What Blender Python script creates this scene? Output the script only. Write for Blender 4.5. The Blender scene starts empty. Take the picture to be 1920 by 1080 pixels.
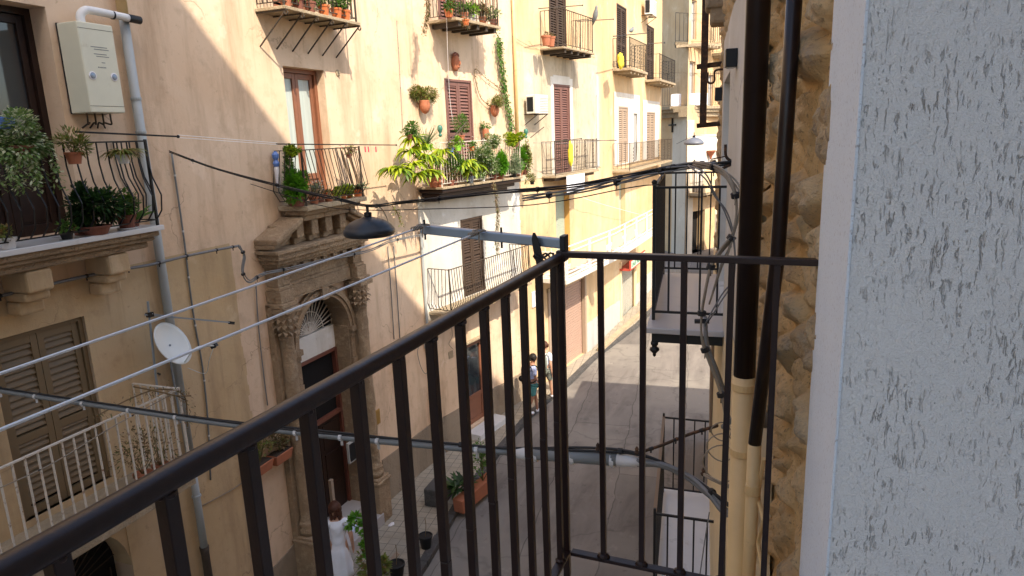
import bpy, math, random
import numpy as np
from mathutils import Vector, noise
random.seed(7)
scene = bpy.context.scene
COL = scene.collection
# ------------------------------------------------------------------ camera, sky, sun, exposure
F, CX, CY = 1281.0, 960.0, 540.0
H = 7.7                                         # eye height above the street
_d = np.array([223, 5737, F]); _d /= np.linalg.norm(_d)
_s = np.array([445, -(445 * _d[0] + F * _d[2]) / _d[1], F]); _s /= np.linalg.norm(_s)
_u = -_d
_r = np.cross(_s, _u)
if _r[0] < 0: _r = -_r
def ray(px, py):
    v = np.array([px - CX, py - CY, F]); return np.array([v @ _r, v @ _s, v @ _u])
cam_d = bpy.data.cameras.new('camera'); cam = bpy.data.objects.new('camera', cam_d); COL.objects.link(cam)
cam_d.sensor_width = 36; cam_d.lens = 36 * F / 1920; cam_d.clip_end = 500; cam_d.clip_start = 0.02
from mathutils import Matrix
def w_of(v): return Vector((v @ _r, v @ _s, v @ _u))
cx_, cy_, cz_ = w_of(np.array([1., 0, 0])), w_of(np.array([0, -1., 0])), w_of(np.array([0, 0, -1.]))
M = Matrix(((cx_[0], cy_[0], cz_[0], 0), (cx_[1], cy_[1], cz_[1], 0), (cx_[2], cy_[2], cz_[2], H), (0, 0, 0, 1)))
cam.matrix_world = M
cam_d.dof.use_dof = False
scene.camera = cam
wd = bpy.data.worlds.new('World'); scene.world = wd; wd.use_nodes = True
sky = wd.node_tree.nodes.new('ShaderNodeTexSky'); sky.sky_type = 'NISHITA'; sky.sun_disc = False
sky.sun_elevation = math.radians(48); sky.sun_rotation = math.radians(130.8); sky.dust_density = 2.0; sky.ozone_density = 0.8
bg = wd.node_tree.nodes['Background']; bg.inputs[1].default_value = 0.15
wd.node_tree.links.new(sky.outputs[0], bg.inputs[0])
sun_d = bpy.data.lights.new('sun', 'SUN'); sun_d.energy = 2.75; sun_d.angle = math.radians(0.55); sun_d.color = (1, .92, .79)
sun = bpy.data.objects.new('sun', sun_d); COL.objects.link(sun); sun.location = (5, -5, 30)
sun.rotation_euler = Vector((-.51, .44, -.74)).to_track_quat('-Z', 'Y').to_euler()
scene.view_settings.view_transform = 'Standard'; scene.view_settings.look = 'None'
scene.view_settings.exposure = 1.48; scene.view_settings.gamma = 1
scene.view_settings.use_white_balance = True; scene.view_settings.white_balance_temperature = 7000; scene.view_settings.white_balance_tint = 10
scene.render.engine = 'CYCLES'
try: scene.cycles.max_bounces = 8; scene.cycles.diffuse_bounces = 5
except Exception: pass

# ------------------------------------------------------------------ materials
def lin(c):
    return tuple(((x / 255) / 12.92 if x / 255 <= .04045 else ((x / 255 + .055) / 1.055) ** 2.4) for x in c) + (1,)
class NT:
    def __init__(s, name):
        s.m = bpy.data.materials.new(name); s.m.use_nodes = True; s.t = s.m.node_tree
        s.b = s.t.nodes['Principled BSDF']; s.c = s.t.nodes.new('ShaderNodeTexCoord')
    def n(s, k, **kw):
        o = s.t.nodes.new(k)
        for a, v in kw.items():
            if a.startswith('i_'): o.inputs[int(a[2:]) if a[2:].isdigit() else a[2:].replace('_', ' ')].default_value = v
            else: setattr(o, a, v)
        return o
    def l(s, a, b): s.t.links.new(a, b)
    def map(s, sc=(1, 1, 1), rot=(0, 0, 0)):
        m = s.n('ShaderNodeMapping'); m.inputs['Scale'].default_value = sc; m.inputs['Rotation'].default_value = rot
        s.l(s.c.outputs['Object'], m.inputs[0]); return m.outputs[0]
    def noise(s, scale, detail=4, rough=.6, vec=None, dist=0):
        o = s.n('ShaderNodeTexNoise'); o.inputs['Scale'].default_value = scale; o.inputs['Detail'].default_value = detail
        o.inputs['Roughness'].default_value = rough; o.inputs['Distortion'].default_value = dist
        s.l(vec if vec else s.c.outputs['Object'], o.inputs[0]); return o.outputs[0]
    def ramp(s, fac, a, b, ca=(0, 0, 0, 1), cb=(1, 1, 1, 1)):
        o = s.n('ShaderNodeValToRGB'); o.color_ramp.elements[0].position = a; o.color_ramp.elements[1].position = b
        o.color_ramp.elements[0].color = ca; o.color_ramp.elements[1].color = cb; s.l(fac, o.inputs[0]); return o.outputs[0]
    def mix(s, fac, a, b, mode='MIX'):
        o = s.n('ShaderNodeMix'); o.data_type = 'RGBA'; o.blend_type = mode
        for v, i in ((fac, 0), (a, 6), (b, 7)):
            if hasattr(v, 'is_output'): s.l(v, o.inputs[i])
            else: o.inputs[i].default_value = v
        return o.outputs[2]
    def math(s, op, a, b=0.0):
        o = s.n('ShaderNodeMath'); o.operation = op
        for v, i in ((a, 0), (b, 1)):
            if hasattr(v, 'is_output'): s.l(v, o.inputs[i])
            else: o.inputs[i].default_value = v
        return o.outputs[0]
    def bump(s, h, st=.3, dist=.01):
        o = s.n('ShaderNodeBump'); o.inputs['Strength'].default_value = st; o.inputs['Distance'].default_value = dist
        s.l(h, o.inputs['Height']); s.l(o.outputs[0], s.b.inputs['Normal']); return o
    def out(s, col, rough=.8, metal=0):
        if hasattr(col, 'is_output'): s.l(col, s.b.inputs['Base Color'])
        else: s.b.inputs['Base Color'].default_value = col
        if hasattr(rough, 'is_output'): s.l(rough, s.b.inputs['Roughness'])
        else: s.b.inputs['Roughness'].default_value = rough
        s.b.inputs['Metallic'].default_value = metal
        return s.m
def world_coords(t):
    g = t.n('ShaderNodeNewGeometry'); return g.outputs['Position']
def plaster(name, c, stain, patch, rough_amt=.35, grime=.5, fine=90, patch_at=.62):
    t = NT(name); P = world_coords(t)
    mp = t.n('ShaderNodeMapping'); mp.inputs['Scale'].default_value = (1.6, 1.6, .22); t.l(P, mp.inputs[0])
    streak = t.noise(1.3, 5, .65, mp.outputs[0])
    big = t.noise(.55, 5, .6, P); mid = t.noise(3.2, 6, .65, P); fn = t.noise(fine, 3, .6, P)
    col = t.mix(t.ramp(big, .35, .7), c, patch)
    col = t.mix(t.math('MULTIPLY', t.ramp(streak, .5, .75), grime), col, stain)
    col = t.mix(t.math('MULTIPLY', t.ramp(mid, .52, .8), grime * .7), col, stain)
    sp = t.noise(9, 5, .7, P); col = t.mix(t.math('MULTIPLY', t.ramp(sp, patch_at, patch_at + .08), .35), col, (stain[0]*.7, stain[1]*.7, stain[2]*.7, 1))
    col = t.mix(t.math('MULTIPLY', t.ramp(t.noise(1.1, 7, .62, P), .62, .66), .35), col, (min(1, patch[0]*1.15), min(1, patch[1]*1.2), min(1, patch[2]*1.3), 1))
    wv = t.n('ShaderNodeVectorMath'); wv.operation = 'MULTIPLY_ADD'; nz = t.n('ShaderNodeTexNoise'); nz.inputs['Scale'].default_value = 2.4; nz.inputs['Detail'].default_value = 5; t.l(P, nz.inputs[0]); t.l(nz.outputs[1], wv.inputs[0]); wv.inputs[1].default_value = (.7, .7, .7); t.l(P, wv.inputs[2])
    vo = t.n('ShaderNodeTexVoronoi'); vo.feature = 'DISTANCE_TO_EDGE'; vo.inputs['Scale'].default_value = .55; t.l(wv.outputs[0], vo.inputs[0])
    crk = t.math('MULTIPLY', t.math('SUBTRACT', 1.0, t.ramp(vo.outputs[0], .0, .006)), t.ramp(t.noise(.8, 3, .5, P), .50, .60))
    col = t.mix(t.math('MULTIPLY', crk, .55), col, (stain[0] * .45, stain[1] * .45, stain[2] * .45, 1))
    mp3 = t.n('ShaderNodeMapping'); mp3.inputs['Scale'].default_value = (5.5, 5.5, .35); t.l(P, mp3.inputs[0])
    run = t.math('MULTIPLY', t.ramp(t.noise(1.2, 4, .6, mp3.outputs[0]), .60, .74), t.ramp(t.noise(.5, 2, .5, P), .48, .62))
    col = t.mix(t.math('MULTIPLY', run, grime * .55), col, (stain[0] * .75, stain[1] * .75, stain[2] * .75, 1))
    h = t.math('SUBTRACT', t.math('ADD', t.math('MULTIPLY', mid, 1.2), t.math('MULTIPLY', fn, .25)), t.math('MULTIPLY', crk, .5)); t.bump(h, rough_amt, .03)
    return t.out(col, .9)
def simple(name, c, rough=.6, metal=0, var=.15, sc=20, bump=0, dirt=None, dirt_at=.6):
    if max(c[:3]) < .12: c = tuple(q * .55 for q in c[:3]) + (1,)
    t = NT(name); P = world_coords(t); n = t.noise(sc, 5, .6, P)
    if max(c[:3]) < .07: t.b.inputs['Specular IOR Level'].default_value = .32
    d = tuple(x * (1 - var) for x in c[:3]) + (1,); e = tuple(min(1, x * (1 + var)) for x in c[:3]) + (1,)
    col = t.mix(n, d, e)
    if dirt: col = t.mix(t.ramp(t.noise(sc * .6, 6, .7, P), dirt_at, dirt_at + .12), col, dirt)
    if bump: t.bump(n, bump, .004)
    r = t.math('ADD', t.math('MULTIPLY', n, .2), rough - .1)
    return t.out(col, r, metal)
def leafmat(name, a, b, c=None):
    t = NT(name); g = t.n('ShaderNodeNewGeometry'); rd = g.outputs['Random Per Island']
    col = t.mix(rd, a, b)
    if c: col = t.mix(t.ramp(t.math('FRACT', t.math('MULTIPLY', rd, 7.31)), .7, .78), col, c)
    t.b.inputs['Roughness'].default_value = .5
    tr = t.n('ShaderNodeBsdfTranslucent'); t.l(col, tr.inputs[0]); t.l(col, t.b.inputs['Base Color'])
    mx = t.n('ShaderNodeMixShader'); mx.inputs[0].default_value = .35
    t.l(t.b.outputs[0], mx.inputs[1]); t.l(tr.outputs[0], mx.inputs[2])
    t.l(mx.outputs[0], t.t.nodes['Material Output'].inputs[0]); return t.m
def stonemat(name, a, b, c, sc=6, bump=.6, pits=.5):
    t = NT(name); P = world_coords(t)
    n1 = t.noise(sc * .25, 6, .65, P); n2 = t.noise(sc, 7, .7, P); n3 = t.noise(sc * 6, 5, .7, P)
    col = t.mix(t.ramp(n1, .35, .65), a, b); col = t.mix(t.ramp(n2, .5, .75), col, c)
    pit = t.ramp(n3, .3, .42); col = t.mix(t.math('MULTIPLY', t.math('SUBTRACT', 1.0, pit), pits), col, (c[0]*.35, c[1]*.35, c[2]*.35, 1))
    h = t.math('ADD', n2, t.math('MULTIPLY', pit, .6)); t.bump(h, bump, .07)
    return t.out(col, .95)
MT = {}
MT['peach'] = plaster('peach plaster', (.64, .45, .30, 1), (.40, .265, .165, 1), (.71, .54, .39, 1), grime=.9)
MT['crack'] = plaster('weathered cream plaster', (.47, .375, .26, 1), (.24, .195, .14, 1), (.57, .48, .36, 1), grime=.95, rough_amt=.6)
MT['yellow'] = plaster('yellow plaster', (.57, .375, .195, 1), (.42, .28, .16, 1), (.66, .50, .31, 1), grime=.8)
MT['white_pl'] = plaster('white plaster', (.56, .52, .45, 1), (.46, .41, .33, 1), (.72, .70, .66, 1), grime=.6)
MT['cream_pl'] = plaster('cream plaster', (.70, .55, .33, 1), (.52, .40, .24, 1), (.74, .60, .38, 1), grime=.3)
MT['dado'] = plaster('rough grey brown render', (.26, .20, .14, 1), (.16, .125, .09, 1), (.32, .25, .18, 1), grime=.8, rough_amt=1.0, fine=40)
MT['greydado'] = plaster('grey cement render', (.40, .40, .38, 1), (.28, .27, .25, 1), (.45, .44, .42, 1), grime=.5)
MT['stone'] = stonemat('carved sandstone', (.39, .27, .165, 1), (.26, .18, .11, 1), (.52, .39, .25, 1), 8, 1.0, .75)
MT['slabst'] = stonemat('weathered slab edge', (.40, .31, .20, 1), (.30, .23, .15, 1), (.5, .41, .29, 1), 9, .6, .3)
MT['ashlar'] = plaster('pale ashlar', (.62, .55, .45, 1), (.45, .38, .3, 1), (.68, .62, .52, 1), grime=.4)
def rubble_mat():
    t = NT('rubble stone'); P = world_coords(t)
    vc = t.n('ShaderNodeVertexColor'); vc.layer_name = 'tone'
    sep = t.n('ShaderNodeSeparateColor'); t.l(vc.outputs[0], sep.inputs[0])
    n1 = t.noise(9, 7, .7, P); n2 = t.noise(55, 6, .7, P); n3 = t.noise(22, 5, .75, P)
    mort = t.mix(n1, (.66, .40, .15, 1), (.80, .54, .25, 1))
    st = t.mix(sep.outputs[1], (.48, .32, .16, 1), (.82, .60, .34, 1))
    st = t.mix(t.ramp(n3, .45, .7), st, (.40, .32, .23, 1)); st = t.mix(t.ramp(n1, .58, .75), st, (.24, .17, .11, 1))
    col = t.mix(sep.outputs[0], mort, st)
    col = t.mix(t.math('MULTIPLY', t.ramp(n2, .56, .64), .55), col, (.16, .105, .06, 1))
    t.bump(t.math('ADD', t.math('ADD', t.math('MULTIPLY', n3, .8), t.math('MULTIPLY', n2, .7)), t.math('MULTIPLY', t.noise(170, 4, .8, P), .35)), 1.0, .022); return t.out(col, .95)
MT['rubble'] = rubble_mat()
def worm():
    t = NT('grooved grey render'); P = world_coords(t)
    wob = t.n('ShaderNodeTexNoise'); wob.inputs['Scale'].default_value = 34; t.l(P, wob.inputs[0])
    va = t.n('ShaderNodeVectorMath'); va.operation = 'MULTIPLY_ADD'; t.l(wob.outputs[1], va.inputs[0]); va.inputs[1].default_value = (.009, .009, .009); t.l(P, va.inputs[2])
    def gouge(sc, lo, hi, loc):
        mp = t.n('ShaderNodeMapping'); mp.inputs['Scale'].default_value = sc; mp.inputs['Location'].default_value = loc; t.l(va.outputs[0], mp.inputs[0])
        return t.ramp(t.noise(1, 3.5, .62, mp.outputs[0], .25), lo, hi)
    mask = t.ramp(t.noise(9, 5, .65, P), .42, .60)
    g1 = t.math('MULTIPLY', gouge((230, 230, 42), .585, .67, (0, 0, 0)), mask)
    g2 = t.math('MULTIPLY', gouge((320, 320, 95), .66, .72, (5, 3, 1)), t.math('ADD', .45, t.math('MULTIPLY', mask, .5)))
    g3 = t.math('MULTIPLY', gouge((115, 115, 17), .625, .69, (2, 8, 4)), mask)
    g = t.math('MAXIMUM', t.math('MAXIMUM', g1, g2), g3)
    col = t.mix(t.noise(2.5, 5, .6, P), (.74, .745, .72, 1), (.84, .84, .81, 1))
    col = t.mix(t.math('MULTIPLY', g, .16), col, (.42, .40, .34, 1))
    fine = t.noise(420, 4, .7, P); md = t.noise(95, 5, .65, P)
    h = t.math('SUBTRACT', t.math('ADD', t.math('MULTIPLY', fine, .25), t.math('MULTIPLY', md, .45)), t.math('MULTIPLY', g, .75))
    t.bump(h, 1.0, .010); return t.out(col, .85)
MT['worm'] = worm()
def smoothband():
    t = NT('fine white render'); P = world_coords(t)
    fine = t.noise(330, 3, .7, P); col = t.mix(t.noise(4, 4, .6, P), (.70, .78, .84, 1), (.78, .85, .90, 1))
    col = t.mix(t.ramp(t.noise(150, 2, .5, P), .62, .72), col, (.40, .40, .40, 1)); t.bump(fine, .8, .004); return t.out(col, .85)
MT['band'] = smoothband()
def asphalt():
    t = NT('worn asphalt'); P = world_coords(t)
    mp = t.n('ShaderNodeMapping'); mp.inputs['Scale'].default_value = (1.6, .28, 1); mp.inputs['Rotation'].default_value = (0, 0, math.radians(8)); t.l(P, mp.inputs[0])
    st = t.noise(1.4, 7, .65, mp.outputs[0], .6); big = t.noise(.35, 4, .6, P); fn = t.noise(60, 4, .7, P)
    col = t.mix(t.ramp(st, .36, .66), (.080, .072, .068, 1), (.185, .168, .155, 1))
    col = t.mix(t.ramp(big, .45, .6), col, (.20, .185, .165, 1), 'MIX'); col = t.mix(.25, col, t.mix(fn, (.08, .07, .06, 1), (.34, .3, .27, 1)))
    sp_ = t.n('ShaderNodeTexBrick'); sp_.offset = .37; sp_.inputs['Scale'].default_value = 1; sp_.inputs['Brick Width'].default_value = 7.3; sp_.inputs['Row Height'].default_value = 1.45; sp_.inputs['Mortar Size'].default_value = .012; sp_.inputs['Color1'].default_value = (.80, .80, .80, 1); sp_.inputs['Color2'].default_value = (1.12, 1.10, 1.07, 1); sp_.inputs['Mortar'].default_value = (.42, .41, .40, 1)
    mq = t.n('ShaderNodeMapping'); mq.inputs['Rotation'].default_value = (0, 0, math.radians(86)); nq = t.n('ShaderNodeTexNoise'); nq.inputs['Scale'].default_value = 1.1; nq.inputs['Detail'].default_value = 4; t.l(P, nq.inputs[0]); vq = t.n('ShaderNodeVectorMath'); vq.operation = 'MULTIPLY_ADD'; t.l(nq.outputs[1], vq.inputs[0]); vq.inputs[1].default_value = (.22, .22, 0); t.l(P, vq.inputs[2]); t.l(vq.outputs[0], mq.inputs[0]); t.l(mq.outputs[0], sp_.inputs[0])
    col = t.mix(.8, col, sp_.outputs[0], 'MULTIPLY'); spots = t.ramp(t.noise(3.1, 6, .7, P), .60, .66); col = t.mix(t.math('MULTIPLY', spots, .4), col, (.045, .04, .037, 1)); lt = t.ramp(t.noise(1.7, 6, .7, P), .60, .68); col = t.mix(t.math('MULTIPLY', lt, .35), col, (.32, .29, .26, 1))
    vo = t.n('ShaderNodeTexVoronoi'); vo.feature = 'DISTANCE_TO_EDGE'; vo.inputs['Scale'].default_value = .22
    wv = t.n('ShaderNodeVectorMath'); wv.operation = 'ADD'; nz = t.n('ShaderNodeTexNoise'); nz.inputs['Scale'].default_value = 1.5; t.l(P, nz.inputs[0]); t.l(P, wv.inputs[0]); t.l(nz.outputs[1], wv.inputs[1]); t.l(wv.outputs[0], vo.inputs[0])
    cr = t.ramp(vo.outputs[0], .0, .012); col = t.mix(t.math('MULTIPLY', t.math('SUBTRACT', 1.0, cr), .35), col, (.05, .045, .04, 1))
    t.bump(fn, .4, .006); return t.out(col, t.math('ADD', t.math('MULTIPLY', fn, .2), .7))
MT['asphalt'] = asphalt()
def tiles():
    t = NT('pavement tiles'); P = world_coords(t)
    mp = t.n('ShaderNodeMapping'); mp.inputs['Rotation'].default_value = (0, 0, math.radians(-5)); t.l(P, mp.inputs[0])
    b = t.n('ShaderNodeTexBrick'); b.offset = 0; b.inputs['Scale'].default_value = 1; b.inputs['Brick Width'].default_value = .2; b.inputs['Row Height'].default_value = .2
    b.inputs['Mortar Size'].default_value = .007; b.inputs['Color1'].default_value = (.36, .31, .24, 1); b.inputs['Color2'].default_value = (.29, .26, .21, 1); b.inputs['Mortar'].default_value = (.12, .10, .08, 1)
    t.l(mp.outputs[0], b.inputs[0]); n = t.noise(2.2, 6, .65, P)
    col = t.mix(t.ramp(n, .45, .7), b.outputs[0], (.25, .21, .16, 1)); t.bump(t.math('ADD', b.outputs[1], t.noise(50, 3, .6, P)), .4, .004); return t.out(col, .85)
MT['tiles'] = tiles()
MT['kerb'] = stonemat('lava kerb', (.075, .07, .068, 1), (.05, .048, .046, 1), (.12, .11, .105, 1), 8, .5, .3)
MT['brown_iron'] = simple('dark brown gloss iron', (.034, .015, .012, 1), .36, .0, .15, 25, .3)
MT['black_iron'] = simple('black iron', (.02, .02, .022, 1), .5, 0, .4, 30, .1)
MT['grey_iron'] = simple('weathered iron', (.10, .075, .055, 1), .7, 0, .5, 14, .2, (.18, .09, .045, 1))
MT['rust'] = simple('rusty iron', (.085, .05, .032, 1), .8, 0, .5, 30, .3, (.13, .06, .03, 1), .5)
MT['white_iron'] = simple('chipped white iron', (.60, .54, .46, 1), .6, 0, .15, 25, .2, (.22, .10, .05, 1), .56)
MT['white_rail'] = simple('white painted rail', (.78, .74, .66, 1), .5, 0, .05, 8)
MT['pipe_grey'] = simple('grey pipe', (.34, .37, .38, 1), .5, 0, .1, 5, 0, (.26, .24, .2, 1))
MT['pipe_cream'] = simple('cream painted pipe', (.66, .46, .22, 1), .5, 0, .14, 7, .12, (.42, .28, .13, 1), .60)
MT['pipe_brown'] = simple('dark brown copper pipe', (.030, .016, .013, 1), .33, 0, .5, 9, .08, (.07, .05, .04, 1), .66)
MT['cream_metal'] = simple('cream enamel', (.62, .60, .47, 1), .45, 0, .08, 5, .03, (.48, .44, .32, 1), .62)
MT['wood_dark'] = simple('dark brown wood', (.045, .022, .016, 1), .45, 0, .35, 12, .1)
MT['wood_red'] = simple('red brown wood', (.15, .05, .034, 1), .5, 0, .25, 14, .1)
MT['wood_mid'] = simple('brown stained frame', (.22, .085, .045, 1), .5, 0, .25, 10, .1)
MT['sh_red'] = simple('dusty red brown shutter', (.165, .075, .06, 1), .65, 0, .12, 8, .1)
MT['sh_brown'] = simple('faded brown shutter', (.20, .135, .085, 1), .7, 0, .15, 6, .1, (.13, .085, .05, 1))
MT['sh_dark'] = simple('dark brown shutter', (.105, .065, .045, 1), .7, 0, .15, 8, .1)
MT['sh_tan'] = simple('dusty tan shutter', (.36, .27, .20, 1), .7, 0, .1, 8, .1)
MT['sh_olive'] = simple('sun bleached olive brown shutter', (.17, .115, .06, 1), .6, 0, .12, 5, .1, (.17, .12, .07, 1))
MT['sh_green'] = simple('grey green blind', (.33, .38, .30, 1), .6, 0, .1, 8)
MT['roll_pink'] = simple('dull pink roller door', (.40, .26, .20, 1), .55, 0, .1, 3, 0, (.3, .2, .15, 1))
MT['roll_grey'] = simple('grey roller door', (.36, .35, .30, 1), .5, 0, .15, 4, 0, (.2, .17, .13, 1))
MT['terra'] = simple('terracotta', (.38, .13, .065, 1), .8, 0, .2, 12, .1, (.5, .3, .2, 1), .66)
MT['terra_dark'] = simple('dark terracotta', (.20, .07, .045, 1), .75, 0, .2, 12)
MT['orange_pl'] = simple('orange plastic', (.55, .15, .05, 1), .4, 0, .08, 8)
MT['pot_white'] = simple('white plastic pot', (.62, .62, .62, 1), .5, 0, .08, 10)
MT['pot_green'] = simple('lime plastic', (.28, .60, .06, 1), .4, 0, .08, 8)
MT['pot_black'] = simple('black plastic pot', (.02, .02, .022, 1), .5, 0, .2, 10)
MT['teal'] = simple('teal glaze', (.03, .15, .11, 1), .4, 0, .1, 8)
MT['blue_pl'] = simple('blue plastic', (.10, .20, .50, 1), .4, 0, .1, 8)
MT['yellow_cl'] = simple('yellow cloth', (.80, .66, .05, 1), .9, 0, .1, 8)
MT['soil'] = simple('dry soil', (.10, .07, .05, 1), .95, 0, .4, 60, .5)
MT['cable'] = simple('black cable', (.035, .035, .038, 1), .6, 0, .3, 20)
MT['cable_grey'] = simple('grey cable', (.16, .16, .16, 1), .6, 0, .2, 20, 0, (.08, .08, .08, 1))
MT['cable_tan'] = simple('sun bleached cable', (.25, .21, .16, 1), .7, 0, .25, 20)
MT['conduit'] = simple('grey conduit', (.16, .175, .18, 1), .55, 0, .12, 6, 0, (.1, .1, .1, 1))
MT['tape'] = simple('white tape', (.5, .5, .5, 1), .5, 0, .1, 20)
MT['line'] = simple('white plastic line', (.85, .85, .85, 1), .35, 0, .06, 30)
MT['galv'] = simple('galvanised steel', (.24, .29, .35, 1), .38, .55, .12, 12, .05)
MT['lampm'] = simple('slate blue enamel', (.035, .045, .06, 1), .38, 0, .15, 5)
MT['lampm2'] = simple('grey enamel', (.12, .13, .16, 1), .45, 0, .15, 5)
MT['lampglass'] = simple('milky lamp glass', (.35, .36, .36, 1), .2)
MT['dish'] = simple('off white dish', (.58, .60, .58, 1), .45, 0, .05, 6, 0, (.40, .36, .28, 1), .7)
MT['ac'] = simple('ivory casing', (.70, .68, .62, 1), .5, 0, .05, 5, 0, (.5, .46, .38, 1), .7)
MT['dark'] = simple('dark interior', (.012, .010, .010, 1), .9)  # near-black colour stands in for the darkness of unlit rooms
MT['marble'] = simple('white marble sill', (.58, .58, .58, 1), .3, 0, .08, 4, 0, (.45, .43, .4, 1), .62)
MT['marble_g'] = simple('grey marble slab', (.40, .375, .37, 1), .35, 0, .08, 3, 0, (.33, .3, .29, 1), .6)
MT['lamp_black'] = simple('black lamp body', (.02, .023, .028, 1), .45)
MT['skin'] = simple('skin', (.48, .26, .17, 1), .55, 0, .06, 30)
MT['skin2'] = simple('tanned skin', (.33, .16, .10, 1), .55, 0, .06, 30)
MT['hair'] = simple('dark hair', (.015, .010, .008, 1), .6, 0, .3, 80, .3)
MT['hair_red'] = simple('auburn hair', (.11, .035, .016, 1), .6, 0, .4, 80, .4)
MT['cloth_w'] = simple('white cloth', (.68, .70, .76, 1), .9, 0, .06, 14, .2)
MT['cloth_b'] = simple('pale blue cloth', (.46, .52, .74, 1), .9, 0, .06, 14, .2)
MT['cloth_t'] = simple('teal cloth', (.06, .22, .23, 1), .9, 0, .1, 14, .2)
MT['cloth_k'] = simple('black cloth', (.02, .02, .022, 1), .85, 0, .2, 20, .2)
MT['cloth_g'] = simple('grey green cloth', (.20, .22, .19, 1), .9, 0, .1, 14, .2)
MT['gold'] = simple('brass', (.45, .27, .08, 1), .4, .6, .1, 20)
MT['red'] = simple('dull red', (.45, .06, .04, 1), .6)
MT['pink'] = simple('pink plastic', (.75, .10, .14, 1), .5)
MT['signgreen'] = simple('green sign', (.03, .22, .12, 1), .5)
MT['signpale'] = simple('pale sign', (.50, .62, .52, 1), .5)
MT['signwhite'] = simple('white sign', (.72, .70, .72, 1), .5)
MT['orange_rev'] = simple('ochre reveal', (.62, .34, .10, 1), .85, 0, .08, 3)
MT['clothstripe'] = simple('cream canvas', (.72, .55, .33, 1), .9, 0, .12, 4, .1)
def glassmat(name, c=(.03, .035, .04, 1), rough=.06):
    t = NT(name); t.b.inputs['Specular IOR Level'].default_value = .8; return t.out(c, rough)
MT['glass'] = glassmat('dark window glass')
def curt():
    t = NT('lace curtain behind glass'); P = world_coords(t)
    mp = t.n('ShaderNodeMapping'); mp.inputs['Scale'].default_value = (14, 14, .8); t.l(P, mp.inputs[0])
    f = t.noise(1.2, 3, .5, mp.outputs[0]); col = t.mix(f, (.30, .36, .35, 1), (.52, .57, .54, 1))
    t.b.inputs['Coat Weight'].default_value = .6; t.b.inputs['Coat Roughness'].default_value = .05
    t.bump(f, .5, .02); return t.out(col, .8)
MT['curtain'] = curt()
G = {}
G['green'] = leafmat('green leaves', (.045, .12, .02, 1), (.13, .26, .04, 1))
G['dark'] = leafmat('dark green leaves', (.012, .04, .012, 1), (.04, .10, .02, 1))
G['lime'] = leafmat('lime leaves', (.12, .28, .015, 1), (.24, .42, .03, 1))
G['yellow'] = leafmat('yellow green leaves', (.17, .28, .008, 1), (.42, .48, .02, 1), (.08, .17, .008, 1))
G['olive'] = leafmat('olive leaves', (.09, .13, .02, 1), (.20, .24, .04, 1), (.24, .16, .05, 1))
G['vari'] = leafmat('variegated leaves', (.09, .17, .04, 1), (.20, .30, .09, 1), (.55, .58, .38, 1))
G['dry'] = leafmat('dry brown leaves', (.13, .08, .035, 1), (.28, .19, .09, 1), (.10, .12, .03, 1))
G['grey'] = leafmat('grey green leaves', (.15, .20, .11, 1), (.30, .36, .22, 1))
G['bright'] = leafmat('bright green leaves', (.06, .22, .01, 1), (.14, .36, .02, 1))
G['red'] = leafmat('red petals', (.55, .03, .02, 1), (.70, .12, .05, 1))
G['white'] = leafmat('white petals', (.70, .68, .62, 1), (.85, .83, .8, 1))
G['pink'] = leafmat('pink petals', (.7, .2, .2, 1), (.8, .4, .3, 1))

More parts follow.
